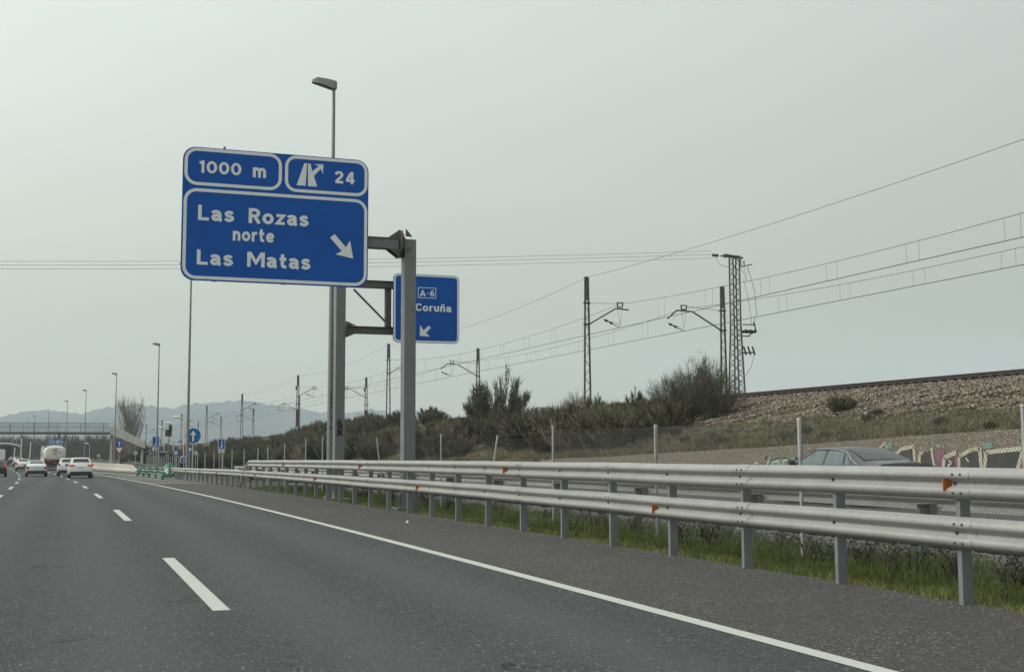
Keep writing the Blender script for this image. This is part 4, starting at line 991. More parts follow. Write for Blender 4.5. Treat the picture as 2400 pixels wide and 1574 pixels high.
mb = MB(); z = 5.9
mb.bar((.4, -.3, z), (1.4, -.3, z + .0), .07); mb.bar((.4, .3, z - .75), (1.3, .3, z - .75), .07); mb.bar((1.3, -.3, z + .2), (1.6, 0, z - .3), .07); mb.bar((1.6, 0, z - .3), (1.2, .3, z - .75), .07)
for x in (.7, 1.05, 1.4):
    mb.tube([(x, -.3, z - .45), (x, .3, z - .45)], .12, 10); mb.tube([(x - .1, 0, z - 1.5), (x + .1, 0, z - 2.1)], .06, 8)
mb.bar((.3, 0, z - 2.0), (1.5, 0, z - 1.9), .09); mb.bar((.4, 0, z + 4.1), (1.5, .1, z + 4.35), .07)
mb.build('switch_gear', M_ARM, tw)
mb = MB()
mb.tube([(1.35, .95, H - .6), (1.5, .9, H - 1.6), (1.55, .8, z + 4.3), (1.95, .6, z + 2.5), (1.9, .3, z + .9), (1.4, 0, z + .1)], .016, 4); mb.tube([(.75, .4, H - .6), (1.25, .5, H - 1.5), (.95, .4, z + 3.3), (1.2, .2, z + 1.8), (1.3, 0, z + .1)], .016, 4)
mb.tube([(1.4, 0, z - 2.1), (1.2, 0, z - 2.9), (.7, 0, z - 3.6)], .016, 4); mb.tube([(-1.9, -.6, H - .1), (-1.5, -.6, H - .75), (-.4, -.3, H - .9)], .016, 4)
mb.build('jumper_cable', M_WIRE, tw)
for i, (vl, lb, az) in enumerate(((599, 'topmost of the three power lines crossing the sky to the tower', H + .35), (608, 'middle of the three power lines crossing the sky to the tower', H + .05), (617, 'lowest of the three power lines crossing the sky to the tower', H - .28))):
    o = thing('power_line', lb, 'wire', (TX, TY, tz0 + H), 0, 'power lines crossing to the tower'); E_ = (TX - 1.7 + i * -.1, TY - .6 + .4 * (2 - i), tz0 + az); Q = atY(-600, vl + 4, 74)
    mb = MB(); mb.tube(sag(E_, Q, .35, 24), .0095, 4); mb.build('wire', M_WIRE, o, True)

# signal and small trackside things
sx_, sy_, sz_ = atY(392, 1040, 300); sgl = thing('railway_signal', 'black railway light signal on lattice post among the distant masts', 'railway signal', (sx_, 300, 1.2))
MB().tube([(sx_, 300, .5), (sx_, 300, 8.2)], .09, 8).build('post', M_LATT, sgl, True)
mb = MB(); zt = atY(394, 996, 300)[2]
for du, dv, hh in ((-5, 1006, 1.6), (2, 1006, 1.7), (3, 996, 1.9)):
    c_ = atY(393 + du, dv, 299.7); mb.prism(rrect(c_[0] - .4, c_[2] - hh / 2, c_[0] + .4, c_[2] + hh / 2, .2), 'y', 299.5, 299.8)
mb.build('signal_head', M_BLACK, sgl, True)
for i, (u, v, du, h, X, lb) in enumerate(((1260, 949, 15, 1.5, 58, 'low white hut roof peeking over the track'), (1440, 938, 26, 1.5, 66, 'long pale roof just visible behind the track'))):
    p = atX(u, v, X); o = thing('trackside_hut', lb, 'hut', (X, p[1], p[2] - 3.0)); s_ = du / 2801 * p[1] * 1.1
    MB().box((X - s_, p[1] - 1.5, p[2] - 3.2), (X + s_, p[1] + 1.5, p[2])).build('wall', M_CONCW, o, True)
    MB().box((X - s_ - .15, p[1] - 1.65, p[2] + .002), (X + s_ + .15, p[1] + 1.65, p[2] + .14)).build('roof', M_CONC, o, True)

# ------------------------------------------------------------------ graffiti wall
wl = thing('stone_wall', 'low stone retaining wall painted with graffiti beside the service road', 'wall', (23, 30, 0))
_k = NodeKit('rubble_wall'); _v = _k.voro(11, 'DISTANCE_TO_EDGE'); _cr = _k.voro(11, 'F1', 'Color'); _s = _k.t.nodes.new('ShaderNodeSeparateColor'); _k.link(_cr, _s.inputs[0])
_c = _k.mix(_s.outputs[0], (.19, .168, .132), (.265, .238, .188)); _c = _k.mix(_k.rng(_v, .0, .05, 1., 0.), _c, (.145, .13, .105)); _k.bump(_k.rng(_v, 0, .12), .8, .03); M_WALL = _k.finish(_c, .9, .2)
mb = MB(); ys = list(np.arange(6, 60, 1.5)); rw = random.Random(2)
for y in ys:
    zt = WALLTOP(y) + rw.uniform(-.015, .015); mb.v += [(23, y, RZ(y) + .0), (23, y, zt), (23.35, y, zt), (23.35, y, RZ(y))]
for i in range(len(ys) - 1):
    for j in range(3): mb.f.append((i * 4 + j, i * 4 + j + 1, i * 4 + 5 + j, i * 4 + 4 + j))
mb.build('masonry', M_WALL, wl, True)
def c7(x, y): return atX((1800 + x / 3.967) / S_, (850 + y / 3.967) / S_, 22.985)
def gfill(mb, pts, dx): mb.face([(22.985 + dx, p[1], p[2]) for p in [c7(*q) for q in pts]])
def gline(mb, pts, w, dx):
    q = [c7(*p) for p in pts]
    for a, b in zip(q, q[1:]):
        l = math.hypot(b[1] - a[1], b[2] - a[2]) or 1; ny, nz_ = -(b[2] - a[2]) / l * w / 2, (b[1] - a[1]) / l * w / 2; X = 22.985 + dx
        mb.face([(X, a[1] + ny, a[2] + nz_), (X, a[1] - ny, a[2] - nz_), (X, b[1] - ny, b[2] - nz_), (X, b[1] + ny, b[2] + nz_)])
GR_Y = mat('graffiti_cream', (.40, .385, .29), .8, 0, .2, 3); GR_K = mat('graffiti_black', (.045, .042, .040), .8, 0, .35, 3); GR_M = mat('graffiti_magenta', (.19, .085, .115), .8, 0, .25, 3); GR_G = mat('graffiti_mint', (.16, .23, .19), .8, 0, .3, 3); GR_W = mat('graffiti_white', (.42, .45, .45), .8, 0, .2, 3)
mb = MB()
for pts in ([(1210, 840), (1330, 800), (1370, 1110), (1220, 1110)], [(1420, 850), (1540, 800), (1560, 1110), (1420, 1110)], [(1640, 860), (1740, 830), (1730, 1110), (1610, 1110)], [(1790, 870), (1970, 815), (1990, 1110), (1790, 1110)], [(2040, 830), (2360, 800), (2270, 1110), (2010, 1110)], [(2390, 900), (2560, 800), (2600, 1110), (2330, 1110)]): gfill(mb, pts, -.000)
mb.build('graffiti_black_fill', GR_K, wl, True)
mb = MB()
for pts in ([(1565, 810), (1650, 800), (1600, 1110), (1545, 1110)], [(1370, 800), (1400, 830), (1395, 1110), (1380, 1110)], [(1735, 870), (1765, 830), (1770, 1110), (1735, 1110)], [(2370, 830), (2420, 900), (2330, 1110), (2290, 1110)], [(1170, 790), (1215, 790), (1200, 830)]): gfill(mb, pts, -.004)
mb.build('graffiti_magenta_fill', GR_M, wl, True)
mb = MB()
for pts in ([(1110, 730), (1160, 740), (1150, 800), (1110, 800)], [(1990, 740), (2080, 730), (2100, 790), (2000, 800)], [(1540, 760), (1600, 750), (1600, 800)], [(0, 880), (250, 870), (270, 1000), (0, 1000)], [(-1400, 930), (-1180, 925), (-1180, 1000), (-1400, 1000)]): gfill(mb, pts, -.004)
mb.build('graffiti_mint_fill', GR_G, wl, True)
mb = MB()
for pts, w in (([(1030, 800), (1095, 740), (1105, 800)], .07), ([(1190, 850), (1240, 800), (1355, 775), (1380, 1110)], .11), ([(1405, 1110), (1410, 850), (1440, 830)], .12), ([(1520, 790), (1570, 1110)], .10), ([(1620, 1110), (1640, 880), (1750, 830)], .13), ([(1770, 1110), (1780, 870), (1900, 800), (1970, 800)], .11), ([(1970, 790), (1995, 1110)], .13), ([(2000, 1110), (2030, 830), (2360, 795)], .12), ([(2290, 1110), (2370, 810)], .12), ([(2400, 1110), (2450, 850), (2600, 800)], .12)): gline(mb, pts, w, -.008)
mb.build('graffiti_cream_outline', GR_Y, wl, True)
mb = MB()
for pts, w in (([(0, 1000), (30, 900), (120, 880), (200, 890), (215, 1000)], .05), ([(230, 1000), (260, 880), (380, 900)], .05), ([(-1370, 1000), (-1330, 940), (-1250, 935), (-1200, 1000)], .05), ([(-30, 900), (-10, 860)], .05)): gline(mb, pts, w, -.008)
mb.build('graffiti_dark_outline', GR_K, wl, True)
mb = MB()
for pts, w in (([(20, 1000), (50, 920), (100, 910), (110, 1000)], .06), ([(300, 960), (420, 960)], .05), ([(1680, 900), (1710, 930), (1670, 960)], .05), ([(1840, 880), (1870, 920)], .04), ([(-1340, 1000), (-1300, 950), (-1250, 990)], .06)): gline(mb, pts, w, -.012)
for pts, w in (([(-20, 1000), (0, 930), (15, 900)], .07), ([(130, 1000), (150, 905), (190, 900)], .06), ([(-140, 1000), (-120, 930), (-90, 925), (-80, 1000)], .05), ([(-260, 990), (-230, 940), (-200, 990)], .05), ([(520, 900), (560, 870), (640, 880)], .05), ([(-700, 1000), (-680, 955), (-640, 950), (-620, 1000)], .05)): gline(mb, pts, w, -.012)
mb.build('graffiti_white_marks', GR_W, wl, True)

# ------------------------------------------------------------------ vehicles
def car(name, label, loc, rz, paint, st, L_, W2, win_side, win_rear, lights, group=None, plate_z=.75, lit=False, dark_bumper=.55, split=None, trim=False, cladding=False):
    o = thing(name, label, 'car', loc, rz, group)
    def ring(s):
        y, zb, w, belt, wr, roof = s
        h = [(0, zb), (.80 * w, zb), (.965 * w, zb + .10), (w, zb + (belt - zb) * .55), (.985 * w, belt - .07), (.95 * w, belt), (wr, roof - .055), (wr - .09, roof - .006), (wr * .45, roof + .012)]
        return [(x, y, z) for x, z in h] + [(0, y, roof + .016)] + [(-x, y, z) for x, z in h[:0:-1]]
    mb = MB(); n = len(ring(st[0]))
    for s in st: mb.v += ring(s)
    for i in range(len(st) - 1):
        for j in range(n): k = (j + 1) % n; mb.f.append((i * n + j, i * n + k, i * n + n + k, i * n + n + j))
    mb.f += [tuple(range(n)), tuple(len(mb.v) - n + j for j in range(n))]
    body = mb.build('body', paint, o, False, 38)
    def at(y):
        for a, b in zip(st, st[1:]):
            if a[0] <= y <= b[0]: t = (y - a[0]) / (b[0] - a[0]); return [p + (q - p) * t for p, q in zip(a, b)]
        return list(st[0] if y < st[0][0] else st[-1])
    def sidept(y, f, sgn, out=.008):
        _, zb, w, belt, wr, roof = at(y); x0, z0, x1, z1 = .95 * w, belt, wr, roof - .055
        return (sgn * (x0 + (x1 - x0) * f + out), y, z0 + (z1 - z0) * f + .002)
    for sgn in (-1, 1):
        for ya, yb, fa, fb in win_side:                   # bottom from ya..yb, top from fa..fb
            m_ = MB(); q = 8
            for i in range(q + 1):
                t = i / q; y0, y1 = ya + (yb - ya) * t, fa + (fb - fa) * t
                for f in (.06, .35, .65, .93): m_.v.append(sidept(y0 + (y1 - y0) * f, f, sgn))
            for i in range(q):
                for j in range(3): m_.f.append((i * 4 + j, i * 4 + 4 + j, i * 4 + 5 + j, i * 4 + 1 + j))
            m_.build('side_window', M_GLASSG if trim else M_GLASS, o, False, 40)
    def roofpt(y, fx_, out=.010):
        _, zb, w, belt, wr, roof = at(y); return (fx_ * (wr - .03), y - out * .6, roof + .016 - .02 * abs(fx_) ** 2 + out)
    for nm, (ya, yb, wa, wb_) in (('rear_window', win_rear[0]), ('windscreen', win_rear[1])):
        m_ = MB(); q = 6
        for i in range(q + 1):
            y = ya + (yb - ya) * i / q; wv = wa + (wb_ - wa) * i / q
            for k in range(7): m_.v.append(roofpt(y, -wv + 2 * wv * k / 6, .010))
        for i in range(q):
            for k in range(6): m_.f.append((i * 7 + k, i * 7 + k + 1, i * 7 + 8 + k, i * 7 + 7 + k))
        m_.build(nm, M_GLASS, o, False, 40)
    yr = st[0][0]
    for sgn in (-1, 1):
        x0, x1, z0, z1 = lights; m_ = MB(); a, b = sgn * x0, sgn * x1
        m_.box((min(a, b), yr - .03, z0), (max(a, b), yr + .22, z1)); m_.build('tail_light', M_TAILL if lit else M_TAIL, o)
    m_ = MB(); m_.box((-.26, yr - .022, plate_z - .055), (.26, yr - .008, plate_z + .055)); m_.build('number_plate', M_PLATE, o)
    m_ = MB(); m_.prism(rrect(-W2 * .88, .26, W2 * .88, dark_bumper, .06), 'y', yr - .035, yr + .12); m_.build('lower_bumper', M_BLACK, o)
    if cladding:
        m_ = MB()
        for sgn in (-1, 1): m_.box((min(sgn * W2 * .93, sgn * (W2 + .012)), yr + .1, .28), (max(sgn * W2 * .93, sgn * (W2 + .012)), -yr - .4, .50))
        m_.build('side_cladding', M_BLACK, o)
    for sgn in (-1, 1):
        for yy in (yr + L_ * .20, yr + L_ * .80):
            wx = sgn * (W2 - .10); m_ = MB()
            m_.tube([(wx - .11, yy, .33), (wx - .09, yy, .33), (wx + .09, yy, .33), (wx + .11, yy, .33)], [.28, .33, .33, .28], 20); wh = m_.build('wheel', M_TYRE, o, False, 40)
            m_ = MB(); m_.tube([(wx + sgn * .105, yy, .33), (wx + sgn * .118, yy, .33)], [.20, .18], 14); m_.build('rim', M_RIM, wh)
        m_ = MB(); ym = win_side[-1][1] - .12; m_.tube([(sgn * W2 * .93, ym, st[len(st) // 2][3] + .02), (sgn * (W2 + .05), ym - .02, st[len(st) // 2][3] + .08), (sgn * (W2 + .17), ym - .02, st[len(st) // 2][3] + .10)], [.03, .08, .07], 8); m_.build('wing_mirror', M_BLACK, o, False, 40)
        if trim:
            m_ = MB(); ya, yb = win_side[0][0] - .30, win_side[-1][1] + .05
            pts = [sidept(ya, .0, sgn, .012), sidept(ya + .35, .55, sgn, .012)] + [sidept(y, .99, sgn, .012) for y in np.linspace(win_side[0][2] - .02, win_side[-1][3] - .15, 9)] + [sidept(yb - .18, .5, sgn, .012), sidept(yb, .03, sgn, .012)]
            m_.tube(pts, .019, 6); m_.build('window_trim', M_CHROME, o, False, 40)
    return o
#           y     zb    w    belt  wr    roof
SUV = [(-2.25, .42, .80, .86, .76, .92), (-2.2, .34, .90, .98, .84, 1.04), (-2.05, .30, .92, 1.02, .74, 1.32), (-1.93, .28, .925, 1.02, .70, 1.58), (-1.6, .25, .925, 1.01, .69, 1.61), (-.4, .22, .925, .99, .70, 1.64), (.35, .22, .925, .98, .69, 1.60), (.75, .22, .925, .97, .74, 1.40), (1.15, .22, .92, .96, .82, 1.08), (1.4, .24, .91, .93, .82, .99), (2.0, .28, .86, .86, .76, .90), (2.2, .36, .78, .70, .66, .74)]
SUVW = [(-1.75, -.85, -1.7, -.85), (-.75, .8, -.75, .3)]; SUVR = [(-2.08, -1.95, .84, .80), (.42, 1.08, .9, .92)]
SED = [(-2.3, .42, .78, .80, .70, .86), (-2.24, .32, .88, .93, .76, .99), (-1.9, .28, .90, .95, .76, 1.03), (-1.45, .26, .90, .95, .70, 1.18), (-.95, .24, .90, .94, .62, 1.385), (-.5, .22, .90, .93, .61, 1.43), (.1, .22, .90, .92, .61, 1.43), (.5, .22, .90, .91, .64, 1.34), (1.15, .22, .90, .90, .76, 1.00), (1.4, .24, .88, .88, .76, .94), (2.0, .28, .84, .80, .70, .84), (2.25, .34, .74, .64, .60, .68)]
SEDW = [(-1.2, -.35, -.85, -.32), (-.25, .85, -.22, .35)]; SEDR = [(-1.55, -.95, .92, .86), (.42, 1.08, .9, .92)]
HAT = [(-1.98, .42, .74, .82, .68, .88), (-1.92, .32, .84, .92, .76, 1.0), (-1.72, .28, .86, .95, .68, 1.25), (-1.55, .26, .86, .95, .62, 1.46), (-1.2, .24, .86, .94, .62, 1.50), (-.3, .22, .86, .92, .62, 1.50), (.3, .22, .86, .91, .62, 1.42), (.65, .22, .86, .90, .68, 1.22), (1.1, .22, .85, .89, .74, .98), (1.6, .26, .82, .82, .70, .86), (1.95, .34, .72, .66, .60, .70)]
HATW = [(-1.4, -.55, -1.35, -.55), (-.45, .7, -.45, .2)]; HATR = [(-1.74, -1.56, .84, .80), (.36, 1.02, .9, .92)]
def lane(u, Y, half):                                    # a car whose rear centre sits at picture column u, at distance Y
    X = atY(u, 1090, Y)[0]; h = HEAD(Y); return (X + h * half, Y + half, RZ(Y + half)), -math.atan(h) * -1
def put(fn_label, u, Y, paint, st, L_, W2, ws, wr, lights, name='car', **kw):
    X = atY(u, 1090, Y)[0]; half = L_ / 2; h = HEAD(Y)
    return car(name, fn_label, (X + h * half, Y + half, RZ(Y + half)), math.atan(-h), paint, st, L_, W2, ws, wr, lights, **kw)
CG = 'cars driving ahead on the motorway'
put('white SUV with lit red tail lights, nearest car in the right lane', 188, 101.5, M_WHITE, SUV, 4.5, .92, SUVW, SUVR, (.48, .90, .98, 1.10), 'suv', group=CG, lit=True, plate_z=.90)
put('white SUV with black lower cladding, half hidden left of the nearest SUV', 159, 120, M_WHITE, SUV, 4.5, .92, SUVW, SUVR, (.74, .90, .98, 1.14), 'suv', group=CG, plate_z=.9, cladding=True)
put('pale silver saloon with dark tail lights, in the middle lane', 85, 116, M_SILVER, SED, 4.6, .91, SEDW, SEDR, (.62, .86, .74, .92), 'saloon_car', group=CG, plate_z=.84)
put('white hatchback with reddish lit tail lights ahead of the silver saloon', 53, 163, M_WHITE, HAT, 3.95, .86, HATW, HATR, (.66, .85, .80, 1.1), 'hatchback', group=CG, lit=True)
put('white car further off, left of the white hatchback', 42, 215, M_WHITE, HAT, 3.95, .86, HATW, HATR, (.66, .85, .85, 1.1), 'hatchback', group=CG)
put('dark blue car beside the black box truck', 29, 258, M_NAVY, SED, 4.6, .91, SEDW, SEDR, (.60, .86, .74, .90), 'saloon_car', group=CG)
put('dark car cut by the left picture edge, lit red tail light', -9, 118, M_DARK, HAT, 3.95, .88, HATW, HATR, (.62, .86, .88, 1.08), 'hatchback', group=CG, lit=True)
# saloon on the service road
SED2 = [(-2.5, .46, .80, .84, .72, .90), (-2.44, .34, .90, .98, .80, 1.05), (-2.1, .30, .93, 1.0, .82, 1.07), (-1.75, .28, .93, 1.0, .78, 1.12), (-1.2, .25, .93, .99, .69, 1.31), (-.75, .24, .93, .98, .65, 1.425), (-.3, .22, .93, .97, .64, 1.46), (.3, .22, .93, .96, .64, 1.45), (.75, .22, .93, .95, .67, 1.35), (1.45, .22, .93, .94, .80, 1.04), (1.7, .24, .92, .91, .80, .98), (2.2, .28, .87, .83, .74, .88), (2.5, .36, .76, .66, .62, .70)]
put('dark blue grey saloon with chrome window trim on the service road behind the fence', 2112, 24.4, M_DARK, SED2, 5.0, .94, [(-1.40, -1.16, -1.02, -.96), (-1.06, -.28, -.90, -.24), (-.18, 1.12, -.14, .55)], [(-1.72, -.80, .94, .86), (.55, 1.38, .9, .92)], (.55, .90, .80, .95), 'saloon_car', trim=True).location.z = .13 + RZ(22)

# tanker
TYk = 168; X = atY(127, 1070, TYk)[0]; tk_ = thing('tanker_truck', 'cream tanker truck with rounded tank back, dark underframe and red marks', 'truck', (X, TYk, RZ(TYk)), math.atan(-HEAD(TYk)))
mb = MB(); n = 28; sec = [(0, .25), (.02, .7), (.10, .90), (.3, .98), (.5, 1.0), (10.6, 1.0), (10.9, .9), (11, .4)]; zc_ = 2.22
for y, s in sec: mb.v += [(1.33 * s * math.copysign(abs(math.cos(2 * math.pi * k / n)) ** .62, math.cos(2 * math.pi * k / n)), y, zc_ + .98 * s * math.copysign(abs(math.sin(2 * math.pi * k / n)) ** .62, math.sin(2 * math.pi * k / n))) for k in range(n)]
for i in range(len(sec) - 1):
    for k in range(n): q = (k + 1) % n; mb.f.append((i * n + k, i * n + q, i * n + n + q, i * n + n + k))
mb.f += [tuple(range(n)), tuple(len(mb.v) - n + k for k in range(n))]; mb.build('tank', M_CREAM, tk_, False, 50)
mb = MB(); mb.box((-1.25, .02, .55), (1.25, .5, 1.35)); mb.box((-.5, .5, .7), (.5, 11, 1.2)); mb.box((-1.15, .1, .35), (1.15, .2, .5)); mb.build('underframe', M_BLACK, tk_)
mb = MB(); mb.box((-1.28, .3, .95), (-1.22, 10.6, 3.15)); mb.box((-1.25, .25, 3.08), (.6, 10.6, 3.16)); mb.build('side_panel', M_CREAM, tk_)
mb = MB(); mb.box((-1.0, -.012, 1.12), (-.5, .01, 1.34)); mb.build('hazard_plate', M_ORANGE, tk_)
for sx in (-.2, .04): m_ = MB(); m_.box((sx, -.012, .95), (sx + .16, .01, 1.12)); m_.build('tail_light', M_TAIL, tk_)
mb = MB(); mb.prism([(-.38 + .42 + .36 * math.cos(a), 2.42 + .17 * math.sin(a)) for a in [2 * math.pi * k / 20 for k in range(20)]][:11], 'y', -.022, -.012); mb.prism([(.04 + .30 * math.cos(a), 2.20 - .14 * abs(math.sin(a))) for a in [math.pi * k / 10 for k in range(11)]], 'y', -.022, -.012); mb.build('red_mark', M_SRED, tk_)
mb = MB(); mb.box((-.35, -.012, 2.72), (.42, -.002, 2.80)); mb.prism(circ(.62, 2.30, .10, 12), 'y', -.006, .3); mb.prism(circ(.80, 2.18, .12, 12), 'y', .02, .3); mb.build('dark_lettering', M_SBLK, tk_)
for sx in (-1, 1):
    for yy in (1.3, 2.6, 3.9): m_ = MB(); m_.tube([(sx * .8, yy, .5), (sx * 1.2, yy, .5)], .5, 16); m_.build('wheel', M_TYRE, tk_)
m_ = MB(); m_.prism([(11.3, .4), (13.4, .4), (13.4, 2.6), (12.9, 3.1), (11.3, 3.2)], 'x', -1.2, 1.2); m_.build('cab', M_CREAM, tk_)
# black box truck and pale van
def boxtruck(name, label, u, Y, w, h, m1_, m2_):
    X = atY(u, 1060, Y)[0]; o = thing(name, label, 'truck', (X, Y, RZ(Y)), math.atan(-HEAD(Y)), 'trucks far ahead')
    m_ = MB(); m_.prism(rrect(-w, .95, w, h, .08), 'y', 0, 8); m_.build('cargo_box', m1_, o); m_ = MB(); m_.box((-w * .9, .02, .45), (w * .9, 8.2, .94)); m_.build('underframe', M_RUST, o)
    m_ = MB(); m_.prism([(8.3, .5), (10.2, .5), (10.2, 2.0), (9.8, 2.9), (8.3, 3.0)], 'x', -w * .95, w * .95); m_.build('cab', m2_, o)
    for sx in (-1, 1):
        for yy in (1.6, 3, 8.9): q = MB(); q.tube([(sx * w * .65, yy, .5), (sx * w * .97, yy, .5)], .5, 14); q.build('wheel', M_TYRE, o)
    return o
boxtruck('box_truck', 'black box truck far ahead at the left picture edge', 13.5, 285, 1.22, 3.75, M_BLACK, M_BLACK)
boxtruck('delivery_van', 'pale van partly hidden left of the black box truck', -2, 262, 1.1, 2.9, M_WHITE, M_WHITE)

# ------------------------------------------------------------------ footbridge and other far structures
FB = 235; zb = atY(120, 1003.5, FB)[2]; xr = atY(256, 1005, FB)[0]
fb = thing('footbridge', 'grey pedestrian footbridge across the motorway with mesh railing and descending white ramps', 'footbridge', (xr, FB, RZ(FB)))
MB().box((-75, FB, zb - .38), (xr, FB + 2.6, zb)).build('deck', mat('dark_bridge_steel', (.06, .065, .07), .6), fb, True)
mb = MB()
for yy in (FB + .05, FB + 2.5):
    for x in np.arange(-74, xr, 4.0): mb.bar((x, yy, zb), (x, yy, zb + 1.75), .07)
    for z in (.9, 1.72): mb.bar((-75, yy, zb + z), (xr, yy, zb + z), .035)
    for x in np.arange(-75, xr, .16): mb.bar((x, yy, zb + .05), (x, yy, zb + 1.7), .03)
mb.build('railing', mat('bridge_mesh_grey', (.16, .18, .19), .6), fb, True)
def slab(mb, A, B, w, t): 
    A, B = Vector(A), Vector(B); mb.bar(A, B, w, t)
mb = MB(); xa = xr; xb = atY(334, 1040, FB + 4)[0]; zl = atY(330, 1040, FB)[2]
slab(mb, (xa, FB + 1.3, zb - .2), (xb, FB + 1.3, zl), 2.4, .3)
slab(mb, (xb + .8, FB + 4.2, zl), (xb - 4.2, FB + 4.2, RZ(FB) + .2), 2.0, .3); slab(mb, (xb, FB + .2, zl), (xb + 1.6, FB + 5.2, zl), 2.2, .3); 
for yy in (FB + 3.3, FB + 5.2): mb.prism([(xb + .8, zl - .3), (xb - 4.2, RZ(FB)), (xb - 4.2, RZ(FB) + .9), (xb + .8, zl + .5)], 'y', yy - .04, yy + .04)
mb.build('ramp', mat('dark_ramp', (.07, .07, .065), .7), fb, True)
mb = MB()
for yy in (FB + .06, FB + 2.54): mb.prism([(xa, zb - .35), (xb, zl - .15), (xb, zl + 1.1), (xa + .6, zb + 1.3), (xa, zb + .95)], 'y', yy - .04, yy + .04)
mb.prism([(xb + .2, zl), (xb + 1.7, zl + .2), (xb + 1.7, zl + 1.9), (xb + .9, zl + 1.0)], 'y', FB + 5.1, FB + 5.2)
mb.build('ramp_panel', M_CONCW, fb, True)
mb = MB()
for x, zt in ((xr + .3, zb - .4), (xb - .4, zl - .2), (xb + 1.0, zl - .2)): mb.bar((x, FB + 1.6, RZ(FB) - .3), (x, FB + 1.6, zt), .42)
mb.bar((-30, FB + 1.3, RZ(FB)), (-30, FB + 1.3, zb - .4), .6); mb.build('pier', M_CONCW, fb, True)
# distant blue gantry sign
Yd = 395; c0 = atY(112, 1041, Yd); c1 = atY(147, 1020.5, Yd); zl_ = c0[2] - 1.2
ds = thing('direction_sign', 'distant blue motorway sign above the tanker truck', 'road sign', (c0[0], Yd, RZ(Yd)))
MB().prism(rrect(c0[0], zl_, c1[0], c1[2], .3), 'y', Yd, Yd + .06).build('panel', M_BLUE, ds, True)
mb = MB(); w = c1[0] - c0[0]; hh = c1[2] - zl_
for (a, b, c, d) in ((.05, .62, .46, .95), (.54, .62, .95, .95), (.05, .05, .95, .56)):
    r_ = (c0[0] + w * a, zl_ + hh * b, c0[0] + w * c, zl_ + hh * d); mb.ring(rrect(*r_, .25), rrect(r_[0] + .1, r_[1] + .1, r_[2] - .1, r_[3] - .1, .16), Yd - .01, Yd - .002)
mb.build('border', M_SIGNW, ds, True)
mb = MB()
for (a, b, c) in ((.12, .38, .76), (.72, .9, .76), (.14, .75, .40), (.14, .6, .2)): mb.box((c0[0] + w * a, Yd - .012, zl_ + hh * c), (c0[0] + w * b, Yd - .002, zl_ + hh * (c + .07)))
strokes(mb, [(c0[0] + w * .58, zl_ + hh * .66), (c0[0] + w * .63, zl_ + hh * .92)], .18, Yd - .012); strokes(mb, [(c0[0] + w * .62, zl_ + hh * .72), (c0[0] + w * .70, zl_ + hh * .9)], .18, Yd - .012); strokes(mb, [(c0[0] + w * .82, zl_ + hh * .36), (c0[0] + w * .9, zl_ + hh * .22)], .2, Yd - .012)
mb.build('lettering', M_SIGNW, ds, True)
mb = MB(); mb.box((c1[0] + .3, Yd + .2, RZ(Yd)), (c1[0] + .7, Yd + .6, c1[2] - .5)); mb.box((c0[0], Yd + .2, c1[2] - 1.6), (c1[0] + .3, Yd + .5, c1[2] - 1.2)); mb.build('support', M_GANTRY, ds, True)
# white curved gantry at the left edge with its message panel
Yg = 330; q = [atY(u, v, Yg) for u, v in ((-60, 1031), (0, 1030), (23, 1031), (40, 1034), (49, 1038))]
vg = thing('message_gantry', 'white curved overhead gantry arm with a dark message panel at the left picture edge', 'gantry', (q[-1][0], Yg, RZ(Yg)))
mb = MB(); mb.tube(q, .22, 8); mb.build('arm', M_CONCW, vg, True); mb = MB(); pbase = atY(48, 1078, Yg); mb.tube([(q[-1][0], Yg, RZ(Yg) - .2), (q[-1][0] + .1, Yg, atY(50, 1018, Yg)[2])], .17, 8); mb.build('post', M_CONCW, vg, True)
a_, b_ = atY(-30, 1052, Yg), atY(16, 1036, Yg); mb = MB(); mb.box((a_[0], Yg - .3, a_[2]), (b_[0], Yg - .05, b_[2])); mb.build('message_panel', mat('panel_grey', (.16, .18, .17), .6), vg, True)
for i, (u, vt, Y, lb) in enumerate(((72, 1026, 340, 'pale slanting pole left of the tanker'), (35, 1040, 350, 'pale pole behind the white curved gantry arm'))):
    p = atY(u, vt, Y); o = thing('pale_pole', lb, 'pole', (p[0], Y, RZ(Y)))
    MB().tube([(p[0] - .2, Y, RZ(Y) - .2), (p[0], Y, p[2])], .14, 8).build('shaft', M_CONCW, o, True)

